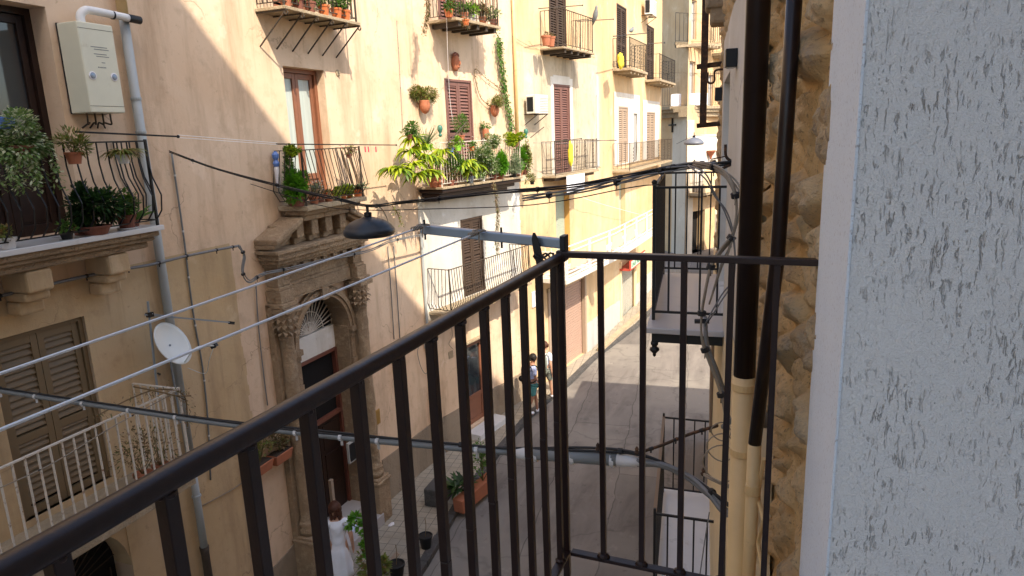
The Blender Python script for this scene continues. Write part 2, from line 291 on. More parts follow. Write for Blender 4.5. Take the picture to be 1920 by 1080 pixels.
# ------------------------------------------------------------------ object helpers
ROOT = {}
def tag(o, label, cat, group=None):
    o['label'] = label; o['category'] = cat
    if group: o['group'] = group
    return o
def thing(name, label, cat, loc, group=None):
    o = bpy.data.objects.new(name, None); COL.objects.link(o); o.location = Vector(loc); o.empty_display_size = .1
    ROOT[o] = Vector(loc); return tag(o, label, cat, group)
class MB:
    def __init__(s): s.v = []; s.f = []; s.ch = []
    def add(s, vs, fs):
        b = len(s.v); s.ch.append((b, len(s.f))); s.v += [tuple(v) for v in vs]; s.f += [tuple(i + b for i in f) for f in fs]; return s
    def hexa(s, c):   # 4 bottom, 4 top
        return s.add(c, [(0, 3, 2, 1), (4, 5, 6, 7), (0, 1, 5, 4), (1, 2, 6, 5), (2, 3, 7, 6), (3, 0, 4, 7)])
    def box(s, x0, x1, y0, y1, z0, z1):
        return s.hexa([(x0, y0, z0), (x1, y0, z0), (x1, y1, z0), (x0, y1, z0), (x0, y0, z1), (x1, y0, z1), (x1, y1, z1), (x0, y1, z1)])
    def beam(s, a, b, w, h=None, up=(0, 0, 1)):
        h = h or w; a = Vector(a); b = Vector(b); t = (b - a).normalized(); u = Vector(up)
        if abs(t.dot(u)) > .95: u = Vector((0, 1, 0))
        x = t.cross(u).normalized() * w / 2; y = x.cross(t).normalized() * h / 2
        return s.hexa([a - x - y, a + x - y, b + x - y, b - x - y, a - x + y, a + x + y, b + x + y, b - x + y])
    def tube(s, pts, r, n=8, cap=True):
        pts = [Vector(p) for p in pts]; rs = r if isinstance(r, (list, tuple)) else [r] * len(pts)
        ref = None; rings = []
        for i, p in enumerate(pts):
            t = (pts[min(i + 1, len(pts) - 1)] - pts[max(i - 1, 0)])
            if t.length < 1e-9: t = Vector((0, 0, 1))
            t.normalize()
            if ref is None: ref = Vector((0, 0, 1)) if abs(t.z) < .9 else Vector((1, 0, 0))
            x = ref - t * ref.dot(t)
            if x.length < 1e-4: x = t.orthogonal()
            x.normalize(); ref = x; y = t.cross(x)
            rings.append([p + (x * math.cos(2 * math.pi * k / n) + y * math.sin(2 * math.pi * k / n)) * rs[i] for k in range(n)])
        vs = [v for g in rings for v in g]; fs = []
        for i in range(len(rings) - 1):
            for k in range(n):
                fs.append((i * n + k, i * n + (k + 1) % n, (i + 1) * n + (k + 1) % n, (i + 1) * n + k))
        if cap: fs.append(tuple(range(n - 1, -1, -1))); fs.append(tuple((len(rings) - 1) * n + k for k in range(n)))
        return s.add(vs, fs)
    def lathe(s, base, prof, n=20, axis=(0, 0, 1), wob=0):
        base = Vector(base); ax = Vector(axis).normalized(); x = ax.orthogonal().normalized(); y = ax.cross(x)
        vs = []; fs = []
        for (r, z) in prof:
            for k in range(n):
                a = 2 * math.pi * k / n; rr = r * (1 + wob * math.sin(3 * a + z * 9)); vs.append(base + ax * z + (x * math.cos(a) + y * math.sin(a)) * rr)
        for i in range(len(prof) - 1):
            for k in range(n): fs.append((i * n + k, i * n + (k + 1) % n, (i + 1) * n + (k + 1) % n, (i + 1) * n + k))
        fs.append(tuple(range(n - 1, -1, -1))); fs.append(tuple((len(prof) - 1) * n + k for k in range(n)))
        return s.add(vs, fs)
    def blob(s, c, rx, ry, rz, n=10, m=7, amp=0):
        c = Vector(c); vs = [c + Vector((0, 0, -rz))]
        for i in range(1, m):
            ph = -math.pi / 2 + math.pi * i / m
            for k in range(n):
                a = 2 * math.pi * k / n; q = Vector((math.cos(ph) * math.cos(a) * rx, math.cos(ph) * math.sin(a) * ry, math.sin(ph) * rz))
                if amp: q *= 1 + amp * noise.noise(q * 9 + c * 3)
                vs.append(c + q)
        vs.append(c + Vector((0, 0, rz))); fs = []
        for k in range(n):
            fs.append((0, 1 + (k + 1) % n, 1 + k)); fs.append((len(vs) - 1, 1 + (m - 2) * n + k, 1 + (m - 2) * n + (k + 1) % n))
        for i in range(m - 2):
            for k in range(n): fs.append((1 + i * n + k, 1 + i * n + (k + 1) % n, 1 + (i + 1) * n + (k + 1) % n, 1 + (i + 1) * n + k))
        return s.add(vs, fs)
    def leaf(s, p, d, L, w, droop=.3, seg=1):
        p = Vector(p); d = Vector(d).normalized(); sd = d.cross(Vector((0, 0, 1)))
        if sd.length < .05: sd = Vector((1, 0, 0))
        sd = (sd.normalized() + Vector((random.uniform(-.4, .4), random.uniform(-.4, .4), random.uniform(-.5, .5)))).normalized()
        if seg <= 1:
            m_ = p + d * L * .5 - Vector((0, 0, droop * L * .15)); e = p + d * L - Vector((0, 0, droop * L * .5))
            return s.add([p, m_ + sd * w / 2, e, m_ - sd * w / 2], [(0, 1, 2, 3)])
        vs = []; q = p.copy(); dd = d.copy()
        for i in range(seg + 1):
            t = i / seg; ww = w * (math.sin(math.pi * (.12 + .86 * t)) ** .7) / 2
            vs += [q + sd * ww, q - sd * ww]; q = q + dd * (L / seg); dd = (dd - Vector((0, 0, droop / seg * 2.2))).normalized()
        return s.add(vs, [(2 * i, 2 * i + 1, 2 * i + 3, 2 * i + 2) for i in range(seg)])
    def pieces(s):      # separate far-apart pieces so that each becomes an object of its own
        n = len(s.ch)
        if n < 2 or n > 120: return None
        ends = [c[0] for c in s.ch[1:]] + [len(s.v)]; A = np.array([list(v) for v in s.v]); lo = np.array([A[c[0]:e].min(0) for c, e in zip(s.ch, ends)]); hi = np.array([A[c[0]:e].max(0) for c, e in zip(s.ch, ends)])
        sz = (hi - lo).max(1); gp = np.sqrt((np.maximum(0, np.maximum(lo[:, None] - hi[None], lo[None] - hi[:, None])) ** 2).sum(2)); near = gp <= np.maximum(.02, .5 * np.maximum(sz[:, None], sz[None])) * .98
        lab = list(range(n))
        for _ in range(n):
            ch = False
            for i in range(n):
                m_ = min(lab[j] for j in range(n) if near[i, j])
                if m_ < lab[i]: lab[i] = m_; ch = True
            if not ch: break
        ks = sorted(set(lab))
        if len(ks) < 2: return None
        out = []; fe = [c[1] for c in s.ch[1:]] + [len(s.f)]
        for k in ks:
            m = MB()
            for i in range(n):
                if lab[i] == k: m.add(s.v[s.ch[i][0]:ends[i]], [tuple(q - s.ch[i][0] for q in f) for f in s.f[s.ch[i][1]:fe[i]]])
            out.append(m)
        return out
    def build(s, name, mat, parent=None, label=None, smooth=False, bevel=0, origin=None):
        if parent is not None and not any(q in name for q in ('lea', 'flower', 'stem', 'railing_bars')) and s.ch:
            pc = s.pieces()
            if pc: return [m._build(name, mat, parent, label, smooth, bevel, origin) for m in pc][0]
        return s._build(name, mat, parent, label, smooth, bevel, origin)
    def _build(s, name, mat, parent=None, label=None, smooth=False, bevel=0, origin=None):
        off = Vector((0, 0, 0)); q = parent
        if parent is not None: off = ROOT[parent]
        elif origin is not None: off = Vector(origin)
        me = bpy.data.meshes.new(name); me.from_pydata([(Vector(v) - off) for v in s.v], [], s.f); me.update()
        if isinstance(mat, str): mat = (G.get(mat) if ('leaves' in name or 'flowers' in name) else None) or MT.get(mat) or G.get(mat)
        me.materials.append(mat)
        o = bpy.data.objects.new(name, me); COL.objects.link(o)
        if parent is not None: o.parent = parent
        elif origin is not None: o.location = off
        ROOT[o] = off
        if smooth:
            for p in me.polygons: p.use_smooth = True
        if bevel:
            b = o.modifiers.new('bevel', 'BEVEL'); b.width = bevel; b.segments = 2; b.limit_method = 'ANGLE'
        if label: o['label'] = label
        return o
def V3(*a): return Vector(a)
def smooth_path(pts, n=8):
    pts = [Vector(p) for p in pts]; out = []
    P = [pts[0] * 2 - pts[1]] + pts + [pts[-1] * 2 - pts[-2]]
    for i in range(1, len(P) - 2):
        for k in range(n):
            t = k / n; a, b, c, d = P[i - 1], P[i], P[i + 1], P[i + 2]
            out.append(.5 * ((2 * b) + (c - a) * t + (2 * a - 5 * b + 4 * c - d) * t * t + (-a + 3 * b - 3 * c + d) * t ** 3))
    out.append(pts[-1]); return out
def sag(a, b, s, n=20):
    a = Vector(a); b = Vector(b); return [a.lerp(b, i / n) - Vector((0, 0, s * 4 * (i / n) * (1 - i / n))) for i in range(n + 1)]

class Wall:      # a street front as a polyline in plan; s = metres along it, d = metres out from it
    def __init__(w, pts, side):
        w.p = [Vector((a, b, 0)) for a, b in pts]; w.side = side; w.s = [0]
        for a, b in zip(w.p[:-1], w.p[1:]): w.s.append(w.s[-1] + (b - a).length)
        w.t = [(b - a).normalized() for a, b in zip(w.p[:-1], w.p[1:])]
    def nrm(w, i): return Vector((w.t[i].y, -w.t[i].x, 0)) * w.side
    def seg(w, s):
        for i in range(len(w.t)):
            if s <= w.s[i + 1]: return i
        return len(w.t) - 1
    def P(w, s, d, z):
        i = w.seg(s); q = w.p[i] + w.t[i] * (s - w.s[i]) + w.nrm(i) * d
        return Vector((q.x, q.y, z))
    def N(w, s): return w.nrm(w.seg(s))
    def T(w, s): return w.t[w.seg(s)]
    def hit(w, px, py, d=0):
        v = ray(px, py); best = None
        for i in range(len(w.t)):
            n = w.nrm(i); o = w.p[i] + n * d; k = (o.x * n.x + o.y * n.y) / (v[0] * n.x + v[1] * n.y)
            q = v * k; s = w.s[i] + (q[0] - o.x) * w.t[i].x + (q[1] - o.y) * w.t[i].y
            e = max(w.s[i] - s, s - w.s[i + 1], 0)
            if best is None or e < best[0]: best = (e, s, q[2] + H)
        return best[1], best[2]
    def y2s(w, y):
        for i in range(len(w.t)):
            if y <= w.p[i + 1].y: break
        return w.s[i] + (y - w.p[i].y) / w.t[i].y
    def W(w, px, py, d=0):
        s, z = w.hit(px, py, d); return w.P(s, d, z)
    def box(w, mb, s0, s1, d0, d1, z0, z1):
        c = [w.P(s0, d0, z0), w.P(s0, d1, z0), w.P(s1, d1, z0), w.P(s1, d0, z0), w.P(s0, d0, z1), w.P(s0, d1, z1), w.P(s1, d1, z1), w.P(s1, d0, z1)]
        return mb.hexa(c)
    def longbox(w, mb, s0, s1, d0, d1, z0, z1):
        cuts = [s0] + [x for x in w.s if s0 + .05 < x < s1 - .05] + [s1]
        for a, b in zip(cuts[:-1], cuts[1:]): w.box(mb, a, b, d0, d1, z0, z1)
    def facade(w, mb, s0, s1, z0, z1, holes, depth=6, reveal=.28, d=0):
        S = sorted(set([s0, s1] + [x for x in w.s if s0 < x < s1] + [x for h in holes for x in h[:2] if s0 < x < s1]))
        Z = sorted(set([z0, z1] + [x for h in holes for x in h[2:4] if z0 < x < z1]))
        for a, b in zip(S[:-1], S[1:]):
            for c, e in zip(Z[:-1], Z[1:]):
                ms, mz = (a + b) / 2, (c + e) / 2
                if any(h[0] < ms < h[1] and h[2] < mz < h[3] for h in holes): continue
                i = w.seg(ms); n = w.nrm(i)
                def Q(s, z): q = w.p[i] + w.t[i] * (s - w.s[i]) + n * d; return (q.x, q.y, z)
                mb.add([Q(a, c), Q(b, c), Q(b, e), Q(a, e)], [(0, 1, 2, 3)])
        for h in holes:
            a, b, c, e = h[:4]; r = h[4] if len(h) > 4 else reveal
            if b <= s0 or a >= s1 or e <= z0 or c >= z1: continue
            for p in (((a, c), (b, c)), ((b, c), (b, e)), ((b, e), (a, e)), ((a, e), (a, c))):
                (sa, za), (sb, zb) = p
                mb.add([w.P(sa, d, za), w.P(sb, d, zb), w.P(sb, d - r, zb), w.P(sa, d - r, za)], [(0, 1, 2, 3)])
        if depth:
            cuts = [s0] + [x for x in w.s if s0 < x < s1] + [s1]
            for a, b in zip(cuts[:-1], cuts[1:]):
                mb.add([w.P(a, d, z1), w.P(b, d, z1), w.P(b, -depth, z1), w.P(a, -depth, z1)], [(0, 1, 2, 3)])
                mb.add([w.P(a, -depth, z0), w.P(b, -depth, z0), w.P(b, -depth, z1), w.P(a, -depth, z1)], [(0, 1, 2, 3)])
            for a in (s0, s1): mb.add([w.P(a, d, z0), w.P(a, -depth, z0), w.P(a, -depth, z1), w.P(a, d, z1)], [(0, 1, 2, 3)])
L = Wall([(-7.7, -8), (-7.45, 0), (-7.2, 10), (-6.95, 13.6), (-5.75, 19.3), (-5.1, 23), (-4.7, 27.5), (-3.9, 38)], 1)
R = Wall([(.17, 1.88), (-.09, 4.5), (-.22, 6.6), (-.40, 10), (-.85, 20.5)], -1)
R.t = R.t
# ------------------------------------------------------------------ ground
def struct(o): o['kind'] = 'structure'; return o
g = MB(); g.add([(-60, -40, 0), (60, -40, 0), (60, 150, 0), (-60, 150, 0)], [(0, 1, 2, 3)])
struct(g.build('street', 'asphalt'))
def pz(px, py, z): v = ray(px, py); k = (z - H) / v[2]; return Vector((v[0] * k, v[1] * k, z))
KP = [(-5.05, -8), (-5.15, 0)] + [(pz(a, b, 0).x, pz(a, b, 0).y) for a, b in [(793, 1080), (870, 945), (940, 850), (1000, 780), (1070, 722), (1120, 672), (1200, 612)]] + [(-2.9, 38)]
K = Wall(KP, 1)
g = MB()
for a, b in zip(KP[:-1], KP[1:]):
    sa, sb = L.y2s(a[1]), L.y2s(min(b[1], 38))
    A0, B0 = L.P(max(sa, 0), -.02, .12), L.P(sb, -.02, .12)
    g.add([A0, (a[0] - .15, a[1], .12), (b[0] - .15, b[1], .12), B0], [(0, 1, 2, 3)])
struct(g.build('pavement', 'tiles'))
g = MB(); s = 0
while s < K.s[-1] - .1:
    l = .75 + .12 * math.sin(s * 5); K.box(g, s, min(s + l - .012, K.s[-1]), -.17, random.uniform(-.006, .006), -.05, .122 + random.uniform(-.003, .005)); s += l
struct(g.build('kerb', 'kerb', bevel=.01))
g = MB()      # raised pavement further along, beginning at a squared kerb end
a = pz(1150, 645, .12); b = pz(1205, 600, .12)
g = MB(); K.box(g, K.y2s(22.8), K.y2s(33), -.19, .012, .10, .24); struct(g.build('raised_kerb', 'slabst', bevel=.01))

# ------------------------------------------------------------------ generic parts
def lin_hole(W, pl, pr, pt, pb, r=.28, z0=None, z1=None):
    s0 = W.hit(*pl)[0]; s1 = W.hit(*pr)[0]; zt = W.hit(*pt)[1] if z1 is None else z1; zb = W.hit(*pb)[1] if z0 is None else z0
    return (s0, s1, zb, zt, r)
def shutter(root, W, hole, d, mat, leaves=2, slat=.06, rail=None, label=None, frame=True, open_slats=.5, panel=0):
    s0, s1, z0, z1 = hole[:4]
    b = MB(); W.box(b, s0, s1, d - .07, d - .055, z0, z1); b.build('pane_or_dark_sheet', 'dark', root)  # dark sheet painted in for the unlit room behind the slats, not glass
    fw = .05
    if frame:
        f = MB(); W.box(f, s0, s0 + fw, d - .05, d + .035, z0, z1); W.box(f, s1 - fw, s1, d - .05, d + .035, z0, z1); W.box(f, s0 + fw, s1 - fw, d - .05, d + .035, z1 - fw, z1)
        f.build('window_frame', mat, root)
        s0 += fw + .004; s1 -= fw + .004; z1 -= fw + .004
    w_ = (s1 - s0) / leaves
    for k in range(leaves):
        a = s0 + w_ * k + .004; e = s0 + w_ * (k + 1) - .004; m = MB(); st = min(.07, w_ * .16)
        W.box(m, a, a + st, d - .035, d + .012, z0, z1); W.box(m, e - st, e, d - .035, d + .012, z0, z1)
        rails = [z0, z1 - .09] + ([z0 + (z1 - z0) * r for r in (rail or [])])
        for rz in rails: W.box(m, a + st, e - st, d - .035, d + .010, rz, rz + .09)
        if panel: W.box(m, a + st, e - st, d - .03, d - .005, z0 + .09, z0 + panel)
        z = z0 + .09 + (panel or 0) + slat * .6
        while z < z1 - .10:
            if not any(abs(z - (r + .045)) < .06 for r in rails[2:]):
                j = random.uniform(-.004, .004); o = slat * open_slats
                c = [W.P(a + st, d - .028, z + o + j), W.P(a + st, d + .004, z - .01 + j), W.P(e - st, d + .004, z - .01 + j), W.P(e - st, d - .028, z + o + j)]
                c2 = [v + Vector((0, 0, .010)) for v in c]; m.hexa(c + c2)
            z += slat
        m.build('shutter', mat, root, label)
def railing_mb(W, s0, s1, d, z0, zt, sp=.11, prof=((0, 0), (1, 0)), r=.007, dwall=.02, sides=(1, 1), deco=False, mid=False):
    m = MB(); h = zt - z0
    def bar(P):
        for (t0, o0), (t1, o1) in zip(prof[:-1], prof[1:]): m.beam(P(t0, o0), P(t1, o1), r * 2)
    n = max(2, round((s1 - s0) / sp))
    for i in range(n + 1):
        s = s0 + (s1 - s0) * i / n
        bar(lambda t, o: W.P(s, d + o, z0 + h * t))
    for si, s, sg in ((0, s0, -1), (1, s1, 1)):
        if not sides[si]: continue
        k = max(1, round((d - dwall) / sp))
        for i in range(k):
            dd = dwall + (d - dwall) * i / k
            bar(lambda t, o: W.P(s + sg * o, dd, z0 + h * t))
        m.beam(W.P(s, dwall, zt), W.P(s, d, zt), .03, .014); m.beam(W.P(s, dwall, z0), W.P(s, d, z0), .02, .012)
        if mid: m.beam(W.P(s, dwall, z0 + h * .18), W.P(s, d, z0 + h * .18), .016, .01)
    cuts = [s0] + [x for x in W.s if s0 + .02 < x < s1 - .02] + [s1]
    for a, b in zip(cuts[:-1], cuts[1:]):
        m.beam(W.P(a, d, zt), W.P(b, d, zt), .032, .016); m.beam(W.P(a, d, z0), W.P(b, d, z0), .022, .013)
        if mid: m.beam(W.P(a, d, z0 + h * .18), W.P(b, d, z0 + h * .18), .016, .01)
    for s in (s0, s1): m.beam(W.P(s, d, z0 - .08), W.P(s, d, zt + .02), .026)
    if deco:
        for i in range(deco):
            s = s0 + (s1 - s0) * (i + .5) / deco
            for q in range(5):
                z = z0 + h * (.25 + .13 * q); pts = [W.P(s + .05 * math.cos(a) * (1 - a / 9), d, z + .05 * math.sin(a) * (1 - a / 9)) for a in np.linspace(0, 5.5, 9)]
                m.tube(pts, .006, 4)
    return m
def balcony(root, W, s0, s1, d, zt, th, slabmat, rh, railmat, sp=.11, under=None, nb=4, prof=((0, 0), (1, 0)), inset=.05, label=None, deco=False, mid=False, r=.007, undermat=None, moulded=False):
    m = MB(); W.longbox(m, s0, s1, .003, d, zt - th, zt)
    slab = m.build('balcony', slabmat, root, label, bevel=.008)
    if rh:
        railing_mb(W, s0 + inset, s1 - inset, d - inset, zt + .07, zt + rh, sp, prof, r, deco=deco, mid=mid).build('railing', railmat, slab)
    if under == 'corbel':
        for i in range(nb):
            s = s0 + (s1 - s0) * (i + .5) / nb; c = MB(); z = zt - th
            for k, (dd, hh) in enumerate(((.92, .09), (.75, .09), (.5, .09), (.3, .09))):
                W.box(c, s - .11 + .01 * k, s + .11 - .01 * k, .004, d * dd, z - hh, z - .002); z -= hh
            c.build('corbel', undermat or 'stone', slab, bevel=.03)
    if under == 'beams':
        for i in range(nb):
            s = s0 + (s1 - s0) * (i + .5) / nb; c = MB(); W.box(c, s - .05, s + .05, .004, d * .93, zt - th - .10, zt - th - .002)
            c.build('beam', undermat or 'rust', slab)
    if under == 'struts':
        for i in range(nb):
            s = s0 + .03 + (s1 - s0 - .06) * i / (nb - 1); c = MB(); z = zt - th
            c.beam(W.P(s, d * .98, z - .015), W.P(s, .003, z - .50), .018); c.beam(W.P(s, .003, z - .015), W.P(s, d, z - .015), .02)
            c.tube([W.P(s, d + .0 + .045 * math.cos(a) * (1 - a / 12), z - .05 + .045 * math.sin(a) * (1 - a / 12)) for a in np.linspace(1.2, 7, 12)], .012, 5)
            c.build('bracket', 'grey_iron', slab)
    return slab

# ---- plants
def pot(root, c, r, h, mat, soil=True, saucer=None, name='pot'):
    m = MB(); m.lathe(c, [(r * .68, 0), (r * .92, h * .78), (r * 1.0, h * .8), (r * 1.04, h * .98), (r * .95, h), (r * .86, h * .93), (r * .8, h * .90)], 18)
    o = m.build(name, mat, root, smooth=False)
    if saucer: k = MB(); k.lathe(Vector(c) - Vector((0, 0, .012)), [(r * .8, 0), (r * 1.12, .03), (r * 1.05, .034), (r * .7, .012)], 18); k.build('saucer', saucer, root)
    return o
def bush(mb, c, rx, ry, rz, n, Lf, w, up=.35, droop=.4, clumps=9, seg=1):
    c = Vector(c); cl = []
    for _ in range(clumps):
        while True:
            q = Vector((random.uniform(-1, 1), random.uniform(-1, 1), random.uniform(-1, 1)))
            if q.length < 1: break
        cl.append((c + Vector((q.x * rx * .72, q.y * ry * .72, q.z * rz * .72)), random.uniform(.28, .55)))
    for i in range(n):
        cc, rr = random.choice(cl); q = Vector((random.gauss(0, 1), random.gauss(0, 1), random.gauss(0, 1))).normalized()
        p = cc + Vector((q.x * rx, q.y * ry, q.z * rz)) * rr * random.uniform(.5, 1.05)
        dd = (q * .8 + (p - c).normalized() * .5 + Vector((0, 0, up))).normalized()
        mb.leaf(p, dd, Lf * random.uniform(.6, 1.3), w * random.uniform(.7, 1.2), droop, seg)
    return mb
def stems(mb, c, tops, r=.006):
    for t in tops: mb.tube([c, Vector(c).lerp(Vector(t), .5) + Vector((random.uniform(-.02, .02), random.uniform(-.02, .02), 0)), t], [r, r * .8, r * .4], 5)
def strap(mb, c, n, Lf, w, droop=.7, up=.7, seg=6, spread=.03):
    for i in range(n):
        a = random.uniform(0, 2 * math.pi); u = random.uniform(up - .35, up + .35)
        d = Vector((math.cos(a), math.sin(a), u * 1.3)); l = Lf * random.uniform(.65, 1.15)
        mb.leaf(Vector(c) + Vector((math.cos(a), math.sin(a), 0)) * spread, d, l, w * random.uniform(.8, 1.15), droop * random.uniform(.7, 1.3), seg)
    return mb
def rosette(root, c, tops, mat, n=16, Lf=.34, w=.05, stemmat='dry', droop=.9):
    m = MB(); st = MB()
    for t in tops:
        strap(m, t, n, Lf, w, droop, .45, 6, .015); st.tube([c, Vector(c).lerp(Vector(t), .5) + Vector((.02, .02, 0)), t], [.014, .012, .01], 6)
    m.build('leaves', mat, root); st.build('stem', MT['grey_iron'] if stemmat is None else G[stemmat], root)
PG = 'pots and plants on the balconies'
def potted(W, px, py, d, z, label, pr=.09, ph=.15, pm='terra', leaf='green', size=(.16, .16, .18), n=160, Lf=.07, w=.035, kind='bush', flowers=None, lift=0, saucer=None, group=PG, droop=.4, cat='potted plant', seg=1, nf=14):
    size = (size[0] * 1.18, size[1] * 1.25, size[2] * 1.18); n = int(n * 1.7); w *= 1.25
    s, zz = W.hit(px, py, d)
    if z is None: z = zz
    c = W.P(s, d, z + .002); root = thing('potted_plant', label, cat, c, group)
    pot(root, c, pr, ph, pm, saucer=saucer)
    m = MB(); tp = c + Vector((0, 0, ph * .95))
    if kind == 'bush':
        cc = tp + Vector((0, 0, size[2] * .75 + lift)); bush(m, cc, *size, n, Lf, w, droop=droop, seg=seg)
        sm = MB(); stems(sm, tp - Vector((0, 0, .02)), [cc + Vector((random.uniform(-.6, .6) * size[0], random.uniform(-.6, .6) * size[1], random.uniform(-.3, .5) * size[2])) for _ in range(7)], .005); sm.build('stem', G['dry'], root)
    elif kind == 'strap': strap(m, tp, n, Lf, w, droop, .7, 6)
    elif kind == 'cone':
        for i in range(n):
            t = random.random() ** 1.5; a = random.uniform(0, 6.28); rr = size[0] * (1 - t * .9) ** .8 * random.uniform(.45, 1.1) * (1 + .45 * noise.noise(Vector((math.cos(a) * 1.6, math.sin(a) * 1.6, t * 4 + px)))); p = tp + Vector((math.cos(a) * rr, math.sin(a) * rr, t * size[2] * 2))
            m.leaf(p, Vector((math.cos(a), math.sin(a), .9)), Lf * random.uniform(.6, 1.2), w, .2)
    m.build('leaves', leaf, root)
    if flowers:
        f = MB()
        for i in range(nf):
            q = tp + Vector((random.uniform(-1, 1) * size[0], random.uniform(-1, 1) * size[1], size[2] * random.uniform(.4, 1.7) + lift))
            for k in range(4): f.leaf(q, Vector((random.uniform(-1, 1), random.uniform(-1, 1), random.uniform(0, 1))), .028, .022, .2)
        f.build('flowers', flowers, root)
    return root

# ------------------------------------------------------------------ left street front: peach house
Y = L.y2s
ZTOP = 14.0
hA = (L.hit(105, 130)[0] - 1.15, L.hit(105, 130)[0], 6.80, L.hit(87, 13)[1], .34)
hLow = (Y(4.62), Y(5.70), 3.78, 5.83, .14)
hW1 = (L.hit(530, 125)[0], L.hit(607, 135)[0], 6.72, L.hit(530, 123)[1], .26)
hS2 = (Y(14.98), Y(16.05), 6.70, 9.03, .12)
hWh = (L.hit(862, 412)[0], L.hit(903, 407)[0], 3.80, 5.74, .12)
hPo = (Y(9.36), Y(10.84), .30, 5.02, .38)
hG = (Y(15.10), Y(16.15), .30, 2.58, .20)
hU2 = (Y(14.9), Y(15.95), 10.28, 12.5, .12)
hU1 = (Y(9.75), Y(10.75), 9.75, 12.2, .25)
hAr = (Y(4.15), Y(5.75), .12, 3.30, .35)
h1 = [hA, hLow, hW1, hS2, hWh, hPo, hG, hU2, hU1, hAr]
house1 = thing('house', 'peach plastered house with the carved stone portal across the street', 'house', L.P(Y(10), 0, 0), 'houses on the far side of the street')
m = MB(); L.facade(m, 0, Y(18.1), 0, ZTOP, h1, depth=7); m.build('wall', 'peach', house1)
# wall layers
def patchy(W, root, s0, s1, z0, z1, mat, holes=(), d=.006, name='plaster_patch', jag=.07, label=None):
    m = MB(); W.facade(m, s0, s1, z0, z1, [h for h in holes], depth=0, reveal=d - .001, d=d)
    # ragged edge tongues
    z = z0
    while z < z1:
        hh = random.uniform(.08, .3); zz = min(z + hh, z1)
        for s, sg in ((s0, -1), (s1, 1)):
            w_ = random.uniform(.01, jag); a, b = (s - w_, s) if sg < 0 else (s, s + w_)
            m.add([W.P(a, d, z), W.P(b, d, z), W.P(b, d, zz), W.P(a, d, zz)], [(0, 1, 2, 3)])
        z = zz
    return m.build(name, mat, root, label)
patchy(L, house1, Y(13.78), Y(18.1), 3.55, 6.45, 'white_pl', [hWh], label='white plastered stretch behind the low iron balcony')
MT['tan'] = plaster('tan plaster', (.50, .345, .185, 1), (.30, .20, .11, 1), (.56, .41, .25, 1), grime=.75)
patchy(L, house1, Y(-7), Y(8.1), 0, 6.3, 'tan', [hLow, hAr], d=.008, name='lower_wall_layer', label='tan stained lower plaster')
# rough dado
def dado(W, root, s0, s1, f0, f1, holes, mat='dado'):
    m = MB(); s = s0
    while s < s1 - .01:
        e = min(s + .35, s1)
        for x in sorted([h[0] for h in holes] + [h[1] for h in holes] + list(W.s)):
            if s + .01 < x < e: e = x; break
        mid = (s + e) / 2
        if not any(h[0] - .001 < mid < h[1] + .001 for h in holes):
            za = f0 + (f1 - f0) * (s - s0) / (s1 - s0) + .05 * noise.noise(Vector((s * 3, 0, 0))); zb = f0 + (f1 - f0) * (e - s0) / (s1 - s0) + .05 * noise.noise(Vector((e * 3, 0, 0)))
            m.hexa([W.P(s, 0, 0), W.P(s, .03, 0), W.P(e, .03, 0), W.P(e, 0, 0), W.P(s, 0, za), W.P(s, .02, za), W.P(e, .02, zb), W.P(e, 0, zb)])
        s = e
    m.build('dado', mat, root)
dado(L, house1, Y(6.0), Y(9.0), .55, L.hit(592, 981)[1], [])
dado(L, house1, Y(11.6), Y(18.1), L.hit(720, 860)[1], .95, [hG])
# top left french door A
def panelled_door(root, W, h, d, mat, glass_top=True, split=.45, curtain=None, leaves=2, panelmat=None):
    s0, s1, z0, z1 = h[:4]; f = MB()
    W.box(f, s0, s0 + .07, d - .06, d + .05, z0, z1); W.box(f, s1 - .07, s1, d - .06, d + .05, z0, z1); W.box(f, s0 + .07, s1 - .07, d - .06, d + .05, z1 - .07, z1)
    f.build('door_frame', mat, root)
    a0, a1 = s0 + .074, s1 - .074; w_ = (a1 - a0) / leaves
    for k in range(leaves):
        a = a0 + k * w_ + .003; e = a + w_ - .006; zt = z1 - .075; m = MB(); st = .075; zs = z0 + (z1 - z0) * split
        for q in ((a, a + st), (e - st, e)): W.box(m, q[0], q[1], d - .04, d + .01, z0, zt)
        for q in ((z0, z0 + .12), (zs, zs + .1), (zt - .09, zt)): W.box(m, a + st, e - st, d - .04, d + .009, *q)
        W.box(m, a + st, e - st, d - .03, d - .012, z0 + .12, zs)
        if zs - z0 > .5: W.box(m, a + st + .03, e - st - .03, d - .012, d - .002, z0 + .16, zs - .04)
        lf = m.build('door_leaf', mat, root, bevel=.004)
        gz = MB(); W.box(gz, a + st, e - st, d - .035, d - .022, zs + .1, zt - .09); gz.build('pane', curtain or 'glass', lf)
    b = MB(); W.box(b, s0, s1, d - .09, d - .065, z0, z1); b.build('door_backing', 'dark', root)
panelled_door(house1, L, hA, -.30, 'wood_dark', split=.42)
shutter(house1, L, hLow, -.07, 'sh_olive', 2, .075, rail=[.42], label='sun bleached olive brown louvred shutter leaf', open_slats=.75)
panelled_door(house1, L, hW1, -.22, 'wood_mid', split=.16, curtain='curtain')
shutter(house1, L, hS2, -.02, 'sh_red', 2, .075, rail=[.45], open_slats=.55)
shutter(house1, L, hWh, -.02, 'sh_dark', 2, .065, rail=[.52], open_slats=.5)
shutter(house1, L, hU2, -.02, 'sh_red', 2, .075, open_slats=.5)
shutter(house1, L, hU1, -.12, 'wood_mid', 2, .075, open_slats=.5)
